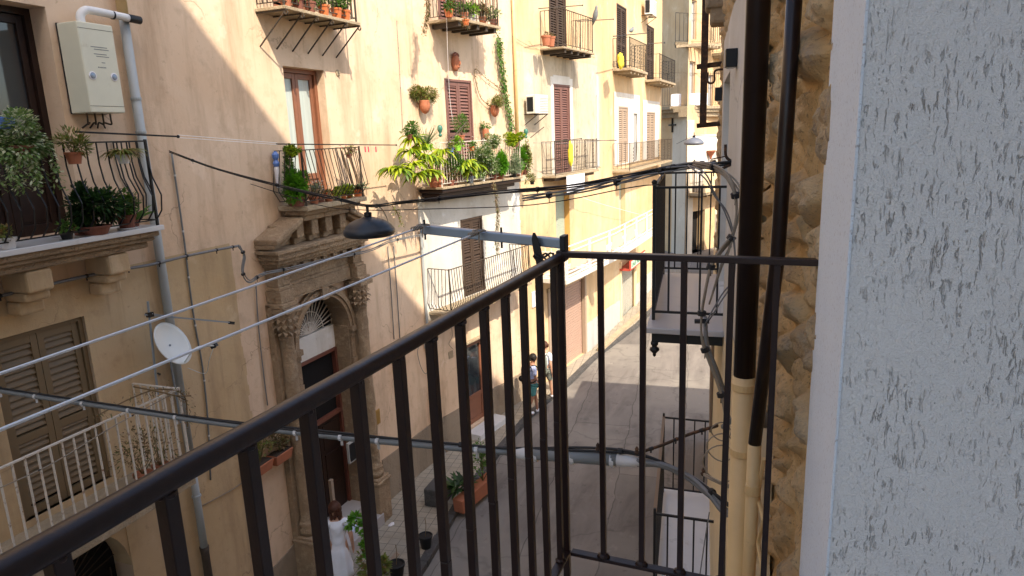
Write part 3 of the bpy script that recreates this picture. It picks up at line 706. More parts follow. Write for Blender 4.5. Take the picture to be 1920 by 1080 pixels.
# ground floor glazed door
s0, s1, z0, z1 = hG[:4]
panelled_door(house1, L, hG, -.12, 'wood_mid', split=.30, leaves=1)
c = MB(); L.box(c, s0 + .25, s1 - .2, -.148, -.144, 1.2, 1.9); c.build('paper_notice', 'signwhite', house1)
c = MB(); L.box(c, s0 - .05, s1 + .25, .02, .45, .11, .27); c.build('doorstep', 'marble', house1, bevel=.01)
c = MB(); L.box(c, s0 - .06, s0 - .02, .006, .035, .3, 2.62); c.build('door_trim', 'signgreen', house1)
c = MB(); L.box(c, s0 - .1, s1 + .1, .0, .10, 2.6, 2.66); c.build('door_hood', 'slabst', house1, bevel=.01)
# arched doorway below the low balcony
s0, s1, z0, z1 = hAr[:4]; sc, rr = (s0 + s1) / 2, (s1 - s0) / 2
m = MB(); n = 16; zsp = z1 - rr
for k in range(n):
    a0, a1 = math.pi * k / n, math.pi * (k + 1) / n
    x0, x1 = sc + rr * math.cos(a0), sc + rr * math.cos(a1); y0, y1 = zsp + rr * math.sin(a0), zsp + rr * math.sin(a1)
    m.hexa([L.P(x0, -.3, y0), L.P(x0, -.004, y0), L.P(x1, -.004, y1), L.P(x1, -.3, y1), L.P(x0, -.3, z1), L.P(x0, -.004, z1), L.P(x1, -.004, z1), L.P(x1, -.3, z1)])
m.build('arch_infill', 'tan', house1)
m = MB(); L.box(m, s0, s1, -.33, -.31, z0, z1); m.build('door_backing', 'dark', house1)
m = MB()
for k in range(1, 18):
    a = math.pi * k / 18; m.beam(L.P(sc, -.25, zsp), L.P(sc + rr * .97 * math.cos(a), -.25, zsp + rr * .97 * math.sin(a)), .012)
for k in range(7): m.beam(L.P(s0 + (k + .5) * (s1 - s0) / 7, -.25, z0), L.P(s0 + (k + .5) * (s1 - s0) / 7, -.25, zsp), .014)
m.build('fan_grille', 'grey_iron', house1)

# ---- stone portal
portal = MB(); PB = lambda a, b, c, d_, e, f_: L.box(portal, Y(a), Y(b), c, d_, e, f_)
PB(8.74, 9.08, .004, .12, 0, 5.2); PB(10.96, 11.24, .004, .12, 0, 5.2)               # pilaster backs
s0, s1, z0, z1 = hPo[:4]; sc, rr = (s0 + s1) / 2, (s1 - s0) / 2; zsp = z1 - rr
for k in range(20):                                                                     # spandrels and intrados
    a0, a1 = math.pi * k / 20, math.pi * (k + 1) / 20
    x0, x1 = sc + rr * math.cos(a0), sc + rr * math.cos(a1); y0, y1 = zsp + rr * math.sin(a0), zsp + rr * math.sin(a1)
    portal.hexa([L.P(x0, -.33, y0), L.P(x0, .05, y0), L.P(x1, .05, y1), L.P(x1, -.33, y1), L.P(x0, -.33, z1 + .02), L.P(x0, .05, z1 + .02), L.P(x1, .05, z1 + .02), L.P(x1, -.33, z1 + .02)])
    for (q0, q1, dd) in ((1.0, 1.09, .09), (1.09, 1.20, .125), (1.20, 1.27, .08)):
        c = []
        for dv in (.05, dd):
            c.append([L.P(sc + rr * q * math.cos(a), dv, zsp + rr * q * math.sin(a)) for a, q in ((a0, q0), (a0, q1), (a1, q1), (a1, q0))])
        portal.hexa(c[0] + c[1])
for x0, x1 in ((s0 - .19, s0 - .005), (s1 + .005, s1 + .19)):
    z = .3; i = 0
    while z < zsp:
        hh = min(.42, zsp - z); L.box(portal, x0, x1, .004, .09 + (.02 if i % 2 else 0), z, z + hh - .012); z += hh; i += 1
    L.box(portal, x0 - .02, x1 + .02, .004, .15, zsp - .10, zsp)
L.box(portal, sc - .09, sc + .09, .05, .20, z1 - .03, z1 + .22)                            # keystone
L.box(portal, s1 - .03, s1 - .003, -.33, .05, z0, zsp); L.box(portal, s0 + .003, s0 + .03, -.33, .05, z0, zsp)
po = portal.build('portal', 'stone', house1, 'weathered sandstone portal with columns and broken pediment', bevel=.018)
for yc in (8.93, 11.06):
    s = Y(yc); c = MB(); prof = [(.17, 0), (.17, .10), (.145, .13), (.16, .18), (.14, .24)]
    for k in range(26): t = k / 25; prof.append((.112 + .010 * math.sin(t * 3.1) + .006 * noise.noise(Vector((k * .7, yc, 0))), .24 + t * 3.25))
    prof += [(.13, 3.52), (.12, 3.55)]
    c.lathe(L.P(s, .20, 1.10), prof, 20, wob=.04); cc0 = L.P(s, .20, 0)
    c.v = [tuple(Vector(v) + (Vector(v) - Vector((cc0.x, cc0.y, v[2]))).normalized() * (.014 * noise.noise(Vector(v) * 7) + .010 * noise.noise(Vector(v) * 19))) if abs(Vector((v[0] - cc0.x, v[1] - cc0.y)).length) > .02 else v for v in c.v]
    c.build('column', 'stone', po, smooth=True)
    c = MB(); L.box(c, s - .20, s + .20, .004, .40, .0, 1.09); L.box(c, s - .23, s + .23, .004, .43, .98, 1.04); c.build('plinth', 'stone', po, bevel=.015)
    c = MB(); c.lathe(L.P(s, .20, 4.65), [(.115, 0), (.13, .05), (.15, .22), (.18, .40)], 14)
    for k in range(39):
        a = 2 * math.pi * k / 13; zz = 4.70 + .11 * (k // 13); p = L.P(s, .20, zz); c.leaf(p + Vector((math.cos(a), math.sin(a), 0)) * .11, (math.cos(a) * .6, math.sin(a) * .6, 1), .15, .085, 1.3, 4)
    L.box(c, s - .19, s + .19, .03, .40, 5.06, 5.14); c.build('capital', 'stone', po)
ent = MB()
for (a, b, dd, e, f_) in ((8.74, 11.26, .34, 5.145, 5.22), (8.78, 11.22, .30, 5.22, 5.42), (8.80, 11.20, .27, 5.42, 5.48), (8.82, 11.18, .24, 5.48, 5.80),
                          (8.78, 11.24, .30, 5.80, 5.86), (8.74, 11.28, .36, 5.86, 5.93), (8.70, 11.32, .41, 5.93, 6.03), (8.65, 11.37, .45, 6.03, 6.09)):
    if e < 5.8:
        L.box(ent, Y(a), Y(9.12), .004, dd, e, f_ - .002); L.box(ent, Y(10.92), Y(b), .004, dd, e, f_ - .002); L.box(ent, Y(9.125), Y(10.915), .004, dd * .5, max(e, 5.2), f_ - .002)
    else: L.box(ent, Y(a), Y(b), .004, dd, e, f_ - .002)
for k in range(9): L.box(ent, Y(8.86 + k * .28), Y(8.86 + k * .28 + .11), .24, .31, 5.735, 5.795)
ent.build('entablature', 'stone', po, bevel=.015)
for a, b in ((8.65, 9.35), (11.37, 10.70)):
    r_ = MB(); u = 1 if b > a else -1
    for (d0, off, th) in ((.45, .10, .09), (.38, .03, .07), (.24, -.10, .13)):
        sA, sB = Y(a + (.0 if th < .1 else .12 * u)), Y(b); z_a, z_b = 6.08 + off, 6.36 + off
        c0 = [L.P(sA, .004, z_a), L.P(sA, d0, z_a), L.P(sB, d0, z_b), L.P(sB, .004, z_b)]; c1 = [v + Vector((0, 0, th)) for v in c0]; r_.hexa(c0 + c1)
    r_.build('pediment', 'stone', po, bevel=.02)
r_ = MB(); L.box(r_, Y(9.0), Y(11.0), .004, .16, 6.092, 6.45)
for k in range(4): L.box(r_, Y(9.30 + k * .40), Y(9.48 + k * .40), .16, .34, 6.20, 6.455); L.box(r_, Y(9.32 + k * .40), Y(9.46 + k * .40), .16, .25, 6.095, 6.20)
r_.build('tympanum', 'stone', po, bevel=.02)
# door in it
m = MB(); L.box(m, s0, s1, -.37, -.35, z0, z1); m.build('door_backing', 'dark', house1)
m = MB()
for k in range(1, 20):
    a = math.pi * k / 20; m.beam(L.P(sc, -.28, zsp + .03), L.P(sc + rr * .96 * math.cos(a), -.28, zsp + .03 + (rr * .96 - .03) * math.sin(a)), .012 if k % 2 else .02)
for q in (.28, .55): m.tube([L.P(sc + rr * q * math.cos(a), -.275, zsp + .03 + rr * q * math.sin(a)) for a in np.linspace(0, math.pi, 16)], .01, 5)
m.build('fanlight_grille', 'white_iron', house1)
m = MB(); L.box(m, s0 + .02, s1 - .02, -.46, -.28, zsp - .42, zsp + .02); m.build('lintel_panel', 'white_pl', house1)
m = MB(); L.box(m, s0 + .01, s1 - .01, -.34, -.25, zsp - .48, zsp - .425); L.box(m, s1 - .09, s1 - .01, -.34, -.25, z0 + .1, zsp - .48); L.box(m, s0 + .01, s0 + .09, -.34, -.25, z0 + .1, zsp - .48); L.box(m, s0 + .09, s1 - .09, -.32, -.24, 2.55, 2.62); m.build('door_frame', 'wood_red', house1)
for k in range(2):
    a = s0 + .1 + k * (s1 - s0 - .2) / 2; e = a + (s1 - s0 - .2) / 2 - .01; m = MB(); L.box(m, a, e, -.34, -.29, .60, 2.54)
    for zz in (.7, 1.35, 1.95): L.box(m, a + .1, e - .1, -.41, -.275, zz, zz + .5)
    m.build('door_leaf', 'wood_dark', house1, bevel=.006)
m = MB(); L.box(m, s0, s1, -.34, .10, .12, .60); L.box(m, s0 - .1, s1 + .1, .10, .42, .12, .36); m.build('doorstep', 'marble_g', house1, bevel=.01)
# ---- balconies of the peach house
bellyA = ((0, .0), (.12, .10), (.32, .13), (.55, .03), (.75, .0), (1, 0))
sA0, sA1 = Y(2.4), Y(6.50)
balA = balcony(house1, L, sA0, sA1, .58, 6.80, .06, 'marble', 1.0, 'black_iron', .13, None, prof=bellyA, label='white marble balcony with bowed black iron bars at the upper left', r=.006)
m = MB()
for (e, z, t) in ((.54, 6.74, .07), (.50, 6.67, .05), (.44, 6.62, .08)): L.longbox(m, sA0 + (.58 - e), sA1 - (.58 - e), .01, e, z - t, z - .002)
m.build('stone_moulding', 'stone', balA, bevel=.025)
for k in range(4):
    s = sA1 - .55 - k * .95; c = MB()
    for q, (dd, z0_, z1_) in enumerate(((.42, 6.30, 6.535), (.34, 6.20, 6.30), (.22, 6.05, 6.20))): L.box(c, s - .14, s + .14, .01, dd, z0_, z1_ - .002)
    c.build('corbel', 'tan', balA, bevel=.03)
leanp = ((0, .0), (.22, .13), (1, 0))
s0b, s1b = Y(9.31), Y(11.03)
bal1 = balcony(house1, L, s0b, s1b, .58, 6.72, .08, 'slabst', .88, 'grey_iron', .105, None, prof=leanp, label='stone balcony with slanted iron bars above the portal', r=.005)
m = MB(); L.longbox(m, s0b + .06, s1b - .06, .01, .48, 6.56, 6.638); L.longbox(m, s0b + .12, s1b - .12, .01, .40, 6.46, 6.556); m.build('stone_moulding', 'stone', bal1, bevel=.02)
s0m, s1m = Y(13.76), Y(17.2)
balM = balcony(house1, L, s0m, s1m, .70, 6.66, .05, 'slabst', .95, 'white_iron', .10, None, label='long dark bellied balcony crowded with green plants', r=.005)
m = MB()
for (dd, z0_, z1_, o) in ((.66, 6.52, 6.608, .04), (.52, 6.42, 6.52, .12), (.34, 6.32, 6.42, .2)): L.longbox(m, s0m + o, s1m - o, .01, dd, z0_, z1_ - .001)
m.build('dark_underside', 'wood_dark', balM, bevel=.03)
sW0, sW1 = Y(13.87), Y(17.55)
balW = balcony(house1, L, sW0, sW1, .66, 3.78, .07, 'slabst', 1.02, 'grey_iron', .10, 'beams', 5, prof=((0, 0), (.15, .08), (.5, .03), (1, 0)), label='iron balcony in front of the white plaster', undermat='slabst', deco=0, r=.006)
# low left balcony
zl = 3.70; sl0, sl1 = Y(2.6), L.hit(366, 890, .8)[0]
balL = balcony(house1, L, sl0, sl1, .80, zl, .16, 'slabst', 1.12, 'white_iron', .125, None, label='low balcony with flaking white bars at the bottom left', inset=.03, r=.008)
# upper balconies
bu1 = balcony(house1, L, Y(9.29), Y(11.3), .56, 9.74, .05, 'slabst', .9, 'grey_iron', .105, 'struts', 6, label='upper balcony on scrolled iron struts with red pots')
s0u, s1u = L.hit(863, 27, .8)[0], L.hit(943, 55, .8)[0]
bu2 = balcony(house1, L, Y(14.52), Y(16.3), .76, 10.22, .06, 'slabst', .95, 'grey_iron', .10, 'beams', 5, label='upper balcony above the terracotta mask', undermat='grey_iron')
# recessed lines and vent in the plaster
m = MB(); c = L.W(633, 137); n = L.N(L.hit(633, 137)[0]); m.lathe(c, [(.06, 0), (.06, .012), (.045, .02)], 14, axis=n); m.build('vent', 'slabst', house1)
m = MB(); s, z = L.hit(845, 205 + 460); L.box(m, s - .09, s + .09, .001, .012, z - .09, z + .09)
m.build('vent', 'slabst', house1)

# ------------------------------------------------------------------ cracked cream house
sB0, sB1 = Y(18.1), L.hit(1122, 230)[0]
h3 = (Y(20.38), Y(21.55), 6.50, 9.15, .10); h3u = (Y(20.25), Y(21.4), 10.1, 12.4, .10)
hGa = (Y(19.7), Y(22.55), .115, 2.85, .25)
s42, s60 = L.hit(1042, 400)[0], L.hit(1068, 400)[0]; h3l = (s42, s60, 3.85, 5.95, .30)
house2 = thing('house', 'narrow house with cracked cream plaster and yellow storeys beside the peach house', 'house', L.P(Y(21), 0, 0), 'houses on the far side of the street')
H2 = [h3, h3u, hGa, h3l]
m = MB(); L.facade(m, sB0, sB1, 0, ZTOP, H2, depth=8); m.build('wall', 'yellow', house2)
patchy(L, house2, sB0, sB1 - .05, 6.45, 9.9, 'crack', [h3], d=.012, jag=.04, label='cracked grey cream plaster of the middle storey')
m = MB()
for a, b, c_, d_ in ((h3[0] - .2, h3[0] - .003, 6.5, 9.35), (h3[1] + .003, h3[1] + .22, 6.5, 9.35), (h3[0] - .003, h3[1] + .003, 9.152, 9.40)): L.box(m, a, b, .008, .024, c_, d_)
m.build('white_surround', 'white_pl', house2)
m = MB(); L.box(m, sB1 - .28, sB1 - .0, .014, .03, 6.5, 9.6); m.build('grey_quoin', 'greydado', house2, bevel=.005)
shutter(house2, L, h3, -.02, 'sh_red', 2, .07, rail=[.3], open_slats=.5); shutter(house2, L, h3u, -.02, 'sh_dark', 2, .07, open_slats=.5)
m = MB(); z = h3l[2]
while z < h3l[3]: L.box(m, h3l[0], h3l[1] - .02, -.2, -.185 + .008, z, z + .05); z += .055
m.build('roller_blind', 'sh_green', house2)
m = MB(); L.box(m, h3l[1] - .004, h3l[1] + .004, -.29, -.001, h3l[2], h3l[3]); m.build('window_reveal', 'orange_rev', house2)
b3 = balcony(house2, L, Y(19.46), Y(22.75), .48, 6.50, .06, 'slabst', .98, 'grey_iron', .13, None, label='iron balcony with scrollwork on the cracked house', deco=5, mid=True)
m = MB(); L.longbox(m, Y(19.6), Y(22.6), .01, .36, 6.34, 6.435); m.build('beam', 'wood_dark', b3)
b3u = balcony(house2, L, Y(19.59), Y(21.85), .74, 10.07, .05, 'slabst', 1.0, 'grey_iron', .13, 'beams', 5, label='upper iron balcony with a small pot on the cracked house', undermat='grey_iron')
def roller(root, W, h, d, mat, pitch=.09):
    m = MB(); z = h[2]
    while z < h[3]:
        zz = min(z + pitch - .012, h[3]); W.longbox(m, h[0], h[1], d - .03, d, z, zz); z += pitch
    W.longbox(m, h[0], h[1], d - .05, d - .02, h[2], h[3]); return m.build('roller_door', mat, root)
ro = roller(house2, L, hGa, -.12, 'roll_pink')
m = MB(); L.box(m, hGa[1] - .07, hGa[1] + .06, -.1, .035, .12, 2.95); L.box(m, hGa[0] - .06, hGa[0] + .07, -.1, .035, .12, 2.95); m.build('door_frame', 'sh_tan', house2, bevel=.005)
m = MB(); L.longbox(m, hGa[0] - .1, hGa[1] + .1, .0, .06, 2.96, 3.08); m.build('lintel', 'slabst', house2)
dado(L, house2, hGa[1] + .07, sB1, 1.15, 1.15, [], 'greydado')

# ------------------------------------------------------------------ yellow house
sC1 = L.hit(1240, 200)[0]
hs = [(L.hit(1159, 200)[0], L.hit(1177, 200)[0], 6.45, 8.63, .1), (L.hit(1212, 208)[0], L.hit(1228, 210)[0], 6.35, 8.50, .1),
      (L.hit(1156, 20)[0], L.hit(1174, 30)[0], 9.95, 12.30, .1), (L.hit(1213, 45)[0], L.hit(1226, 50)[0], 9.85, 12.20, .1),
      (L.hit(1187, 205)[0], L.hit(1194, 206)[0], 6.45, 8.4, .1),
      (L.hit(1161, 380)[0], L.hit(1169, 380)[0] + .3, 3.6, 5.9, .3), (L.hit(1163, 560)[0], L.hit(1190, 560)[0], -.05, 2.30, .2)]
house3 = thing('house', 'long yellow house with white panels round its shutters past the cracked house', 'house', L.P(Y(29), 0, 0), 'houses on the far side of the street')
m = MB(); L.facade(m, sB1, sC1, 0, ZTOP + .6, hs, depth=9); m.build('wall', 'yellow', house3)
for (a, b, zt) in ((L.hit(1150, 200)[0] + .05, L.hit(1199, 200)[0], 9.15), (L.hit(1205, 200)[0], L.hit(1236, 200)[0], 9.0)):
    m = MB(); L.facade(m, a, b, 6.42, zt, hs, depth=0, reveal=.005, d=.02)
    m.build('white_panel', 'white_pl', house3)
for h in hs[:2]: shutter(house3, L, h, -.02, 'sh_tan', 2, .075, rail=[.4], open_slats=.5)
for h in hs[2:4]: shutter(house3, L, h, -.02, 'sh_dark', 2, .075, rail=[.4], open_slats=.5)
m = MB(); L.box(m, hs[4][0], hs[4][1], -.06, -.04, 6.45, 8.4); m.build('pane_or_dark_sheet', 'lampglass', house3)
m = MB(); L.box(m, hs[5][0], hs[5][1] - .02, -.2, -.18, 3.6, 5.9); m.build('roller_blind', 'sh_green', house3)
roller(house3, L, hs[6], -.1, 'roll_grey')
for a in (hs[6][0], hs[6][1]): m = MB(); L.box(m, a - .08, a + .08, -.02, .06, 0, 2.55); m.build('pilaster', 'cream_pl', house3, bevel=.006)
m = MB(); L.box(m, hs[6][0] - .12, hs[6][1] + .1, .0, .42, 2.22, 2.30); L.box(m, hs[6][0] - .12, hs[6][1] + .1, .40, .44, 2.22, 2.62); aw = m.build('shop_canopy', 'red', house3)
m = MB(); L.box(m, hs[6][0] + .05, hs[6][1], .442, .452, 2.28, 2.58); sg = m.build('sign_board', 'signpale', house3)
m = MB(); a0 = hs[6][0] + .15; wd_ = (hs[6][1] - .1 - a0) / 13
for k in range(13):
    if k == 4: continue
    x = a0 + k * wd_; L.box(m, x, x + wd_ * .28, .453, .457, 2.34, 2.50)
    if k % 3 != 1: L.box(m, x + wd_ * .28, x + wd_ * .68, .453, .457, 2.34 + .12 * (k % 2), 2.38 + .12 * (k % 2))
    if k % 2: L.box(m, x + wd_ * .5, x + wd_ * .68, .453, .457, 2.38, 2.46)
m.build('sign_lettering', 'signgreen', house3)
dado(L, house3, sB1, hs[6][0] - .1, 1.15, 1.0, [], 'greydado'); dado(L, house3, hs[6][1] + .1, sC1, 1.0, 1.0, [], 'greydado')
balcony(house3, L, Y(25.95), Y(34.4), .70, 6.25, .07, 'slabst', 1.0, 'grey_iron', .16, None, label='long lower iron balcony of the yellow house', mid=True, deco=7)
balcony(house3, L, Y(26.03), Y(28.9), .68, 9.95, .09, 'slabst', 1.05, 'black_iron', .13, 'beams', 5, label='upper balcony with a yellow cloth and black scrolled railing', deco=8, mid=True, undermat='slabst')
balcony(house3, L, Y(31.4), Y(35.2), .68, 9.85, .09, 'slabst', 1.05, 'black_iron', .16, 'beams', 5, label='furthest upper balcony with black railing', deco=6, mid=True, undermat='slabst')
# long white balcony running across both
sa, sb_ = L.hit(1062, 508, 1.0)[0], L.hit(1222, 450, 1.0)[0]
m = MB(); L.longbox(m, sa, sb_ + 1, .003, 1.0, 3.42, 3.56); wb = m.build('balcony', 'white_pl', house3, 'long white balcony with white tubular rails', bevel=.01)
m = MB(); zb, zt = 3.60, 4.5
n = 6
for i in range(n + 1):
    s = sa + .05 + (sb_ + .9 - sa) * i / n
    for o in (0, .12): m.beam(L.P(s + o, .95, 3.5), L.P(s + o, .95, zt), .035)
cuts = [sa + .05] + [x for x in L.s if sa < x < sb_ + 1] + [sb_ + .95]
for a, b in zip(cuts[:-1], cuts[1:]):
    for z in (zt, zt - .16, zb + .02, zb + .14): m.beam(L.P(a, .95, z), L.P(b, .95, z), .03)
for z in (zt, zt - .16, zb + .14): m.beam(L.P(sa + .05, .02, z), L.P(sa + .05, .95, z), .03)
for k in range(5): m.beam(L.P(sa + .05, .1 + k * .2, 3.5), L.P(sa + .05, .1 + k * .2, zt), .02)
rl = m.build('railing', 'white_rail', wb)
m = MB(); n = 6
for i in range(n):
    s = sa + .3 + (sb_ + .9 - sa) * i / n; L.box(m, s + .12, s + (sb_ + .9 - sa) / n - .45, .925, .935, zb + .2, zt - .25)
m.build('railing_panel', 'clothstripe', wb)

# ------------------------------------------------------------------ far corner house
def at_y(px, py, y): v = ray(px, py); k = y / v[1]; return Vector((v[0] * k, y, v[2] * k + H))
q0, q1, q2 = at_y(1205, 250, 47), at_y(1288, 250, 43), at_y(1420, 250, 52)
FB = Wall([(q0.x, q0.y), (q1.x, q1.y), (q2.x, q2.y)], 1)
def fh(x0, x1, y0, y1, r=.25):
    return (FB.hit(x0, y0)[0], FB.hit(x1, y0)[0], FB.hit((x0 + x1) / 2, y1)[1], FB.hit((x0 + x1) / 2, y0)[1], r)
hf = [fh(1297, 1307, 0, 74), fh(1293, 1304, 115, 196), fh(1328, 1338, 140, 205), fh(1294, 1303, 300, 362), fh(1330, 1342, 300, 362)]
arch = fh(1294, 1322, 395, 470, .6); arch = (arch[0], arch[1], 0, arch[3], .6)
house4 = thing('house', 'tall ochre corner house with curved balcony closing the end of the street', 'house', FB.P(FB.s[1], 0, 0))
m = MB(); FB.facade(m, 0, FB.s[2], -3, 24, hf + [arch], depth=10); m.build('wall', 'yellow', house4)
m = MB(); FB.facade(m, FB.hit(1262, 250)[0], FB.s[1] - .001, -3, FB.hit(1275, 205)[1], [], depth=0, d=.03); m.build('ashlar_pier', 'ashlar', house4)
m = MB(); FB.facade(m, FB.s[1] + .001, FB.hit(1300, 300)[0], -3, FB.hit(1295, 225)[1], [], depth=0, d=.03); m.build('ashlar_pier', 'ashlar', house4)
m = MB(); FB.facade(m, FB.hit(1300, 300)[0] + .01, FB.hit(1356, 300)[0], FB.hit(1330, 360)[1], FB.hit(1330, 252)[1], hf[3:], depth=0, d=.03); m.build('plaster_panel', 'white_pl', house4)
for h in hf: m = MB(); FB.box(m, h[0], h[1], -.2, -.17, h[2], h[3]); m.build('pane_or_dark_sheet', 'lampglass', house4); m = MB(); FB.box(m, h[0], h[0] + .1, -.17, -.1, h[2], h[3]); FB.box(m, h[1] - .1, h[1], -.17, -.1, h[2], h[3]); FB.box(m, h[0] + .1, h[1] - .1, -.17, -.1, h[3] - .1, h[3]); m.build('window_frame', 'sh_tan', house4)
m = MB(); FB.box(m, arch[0], arch[1], -.58, -.55, arch[2], arch[3]); m.build('arch_dark_sheet', 'dark', house4)  # flat near-black sheet, the shade inside the arch put into colour
zb_ = FB.hit(1285, 197, 1.2)[1]
def fbal(x0, x1, zt, d, rh, mat, label, mould=True, und='beams', nb=6):
    a, b = FB.hit(x0, 180)[0], FB.hit(x1, 180)[0]; m = MB()
    cuts = [a] + [q for q in FB.s if a < q < b] + [b]
    for u, v in zip(cuts[:-1], cuts[1:]):
        FB.box(m, u, v, .01, d, zt - .16, zt)
        if mould: FB.box(m, u, v, .01, d * .8, zt - .34, zt - .162); FB.box(m, u, v, .01, d * .5, zt - .62, zt - .342)
        if not mould:
            for k in range(nb): t = u + (v - u) * (k + .5) / nb; FB.box(m, t - .06, t + .06, .01, d * .9, zt - .3, zt - .162)
    o = m.build('balcony', 'slabst', house4, label)
    railing_mb(FB, a + .05, b - .05, d - .06, zt + .08, zt + rh, .24, mid=False, r=.011).build('railing', mat, o); return o
fbal(1236, 1362, zb_, 1.2, 1.9, 'grey_iron', 'long moulded balcony wrapping the corner')
fbal(1287, 1330, FB.hit(1300, 73, .9)[1], .9, 1.6, 'black_iron', 'small upper corner balcony', False)
fbal(1333, 1358, FB.hit(1345, 95, .9)[1], .9, 1.6, 'black_iron', 'furthest upper balcony', False)
cb = fbal(1292, 1353, FB.hit(1320, 362, .9)[1], .9, 1.5, 'grey_iron', 'balcony hung with cream canvas', False)
m = MB(); a, b = FB.hit(1293, 340)[0], FB.hit(1352, 340)[0]; zc = FB.hit(1320, 362, .9)[1]; n = 40
for k in range(n):
    u, v = a + (b - a) * k / n, a + (b - a) * (k + 1) / n; w0, w1 = .92 + .035 * math.sin(k * 1.3), .92 + .035 * math.sin((k + 1) * 1.3)
    m.hexa([FB.P(u, w0, zc), FB.P(u, w0 + .01, zc), FB.P(v, w1 + .01, zc), FB.P(v, w1, zc), FB.P(u, w0, zc + 1.4), FB.P(u, w0 + .01, zc + 1.4), FB.P(v, w1 + .01, zc + 1.4), FB.P(v, w1, zc + 1.4)])
m.build('canvas_screen', 'clothstripe', cb)
fcx, fcz = FB.hit(1261, 235, .06); m = MB()
m.beam(FB.P(fcx, .08, fcz - .42), FB.P(fcx, .08, fcz + .42), .09); m.beam(FB.P(fcx - .36, .08, fcz + .02), FB.P(fcx - .045, .08, fcz + .02), .09); m.beam(FB.P(fcx + .045, .08, fcz + .02), FB.P(fcx + .36, .08, fcz + .02), .09)
tag(m.build('wall_cross', 'black_iron', origin=FB.P(fcx, .08, fcz)), 'small black iron cross fixed on the pale pier of the corner house', 'cross')
for k, px in enumerate((1330, 1348)):
    s, z = FB.hit(px, 290, .1); m = MB(); m.lathe(FB.P(s, .2, z - .3), [(.02, 0), (.12, .25), (.3, .5), (.31, .56), (.26, .56)], 12); 
    tag(m.build('wall_pot', 'terra', origin=FB.P(s, .2, z)), ['left one of two terracotta half pots on the far bright wall', 'right one of two terracotta half pots on the far bright wall'][k], 'pot', 'terracotta half pots on the far wall')
s, z = FB.hit(1262, 190, 1.0); m = MB(); FB.box(m, s - .9, s + 1.4, .3, .6, zb_ + .02, zb_ + .75); tag(m.build('storage_chest', 'signwhite', origin=FB.P(s, .3, zb_), bevel=.05), 'low white chest standing on the curved far balcony', 'chest')
# side street closing wall beyond
m = MB(); m.box(-1.2, 8, 30, 30.5, 0, 3.0)
hz = thing('house', 'low ochre house end at the far right behind the balconies', 'house', (3, 30, 0)); 
m = MB(); m.box(-.35, 9, 33, 40, 0, 9.5); m.build('wall', 'yellow', hz)

# ------------------------------------------------------------------ our side: neighbour's rubble house
ES = R.y2s(9.6)
hN = (R.y2s(4.72), R.y2s(6.05), 6.40, 8.05, .22)
house5 = thing('house', 'rubble stone house with white plaster patch next to our balcony', 'house', R.P(1, 0, 0), 'houses on our side of the street')
m = MB(); R.facade(m, 0, ES, 0, 10.7, [hN], depth=5, d=-.06)
m.build('wall', 'cream_pl', house5)
def rubble(W, root, s0, s1, z0, z1, ds, dz, amp, d0=0, skip=None, name='rubble_facing', sc=(4.6, 6.2)):
    ns, nz = int((s1 - s0) / ds), int((z1 - z0) / dz); vs = []; tone = []
    for j in range(nz + 1):
        for i in range(ns + 1):
            s = s0 + (s1 - s0) * i / ns; z = z0 + (z1 - z0) * j / nz
            wv = Vector((s * 2.3, z * 2.3, 3)); wx = noise.noise(wv) * .09; wz = noise.noise(wv + Vector((9, 4, 1))) * .09
            p = Vector(((s + wx) * sc[0], (z + wz) * sc[1], 0)); dist, pts = noise.voronoi(p, distance_metric='DISTANCE', exponent=2.5)
            e = dist[1] - dist[0]; k = min(1, max(0, (e - .06) / .30)); k = k * k * (3 - 2 * k)
            hsh = noise.cell(pts[0] * 3.7 + Vector((.5, .5, .5))); big = noise.cell(pts[0] * 1.9 + Vector((7, 3, 1)))
            kk = k * (.25 + .75 * (hsh % 1)); nn = noise.fractal(Vector((s * 13, z * 13, 2)), .75, 2.1, 6) * .42; n2 = noise.noise(Vector((s * 28, z * 28, 0))) * .22
            h = amp * (kk * 1.15 + nn * (.35 + .5 * k) + n2 * (.25 + .4 * k)); vs.append(W.P(s, d0 + max(h, -.010), z)); tone.append((max(0, min(1, kk * 1.3 + nn * .4)), big % 1))
    fs = []
    for j in range(nz):
        for i in range(ns):
            if skip and skip(s0 + (s1 - s0) * (i + .5) / ns, z0 + (z1 - z0) * (j + .5) / nz): continue
            a = j * (ns + 1) + i; fs.append((a, a + 1, a + ns + 2, a + ns + 1))
    m = MB(); m.v = [tuple(v) for v in vs]; m.f = fs; o = m.build(name, 'rubble', root, smooth=True)
    ca = o.data.color_attributes.new('tone', 'FLOAT_COLOR', 'POINT')
    for i, (a, b) in enumerate(tone): ca.data[i].color = (a, b, 0, 1)
    return o
def edge_s(z): return R.y2s(2.62) - max(0, (6.6 - z)) * .17 + .05 * noise.noise(Vector((z * 3, 0, 5))) + .02 * noise.noise(Vector((z * 14, 2, 5)))
rubble(R, house5, -.22, 1.2, 5.2, 9.6, .008, .010, .055, -.045, skip=lambda s, z: z < 6.55 and s > edge_s(z) + .03)
rubble(R, house5, 1.2, ES, 6.2, 10.7, .05, .05, .07, -.05, skip=lambda s, z: (R.y2s(3.2) < s < R.y2s(6.3) and z < 8.38) or z < 6.3 and s < R.y2s(6.7), name='rubble_facing')
m = MB(); z = 0.0                                         # cream render with a ragged near edge
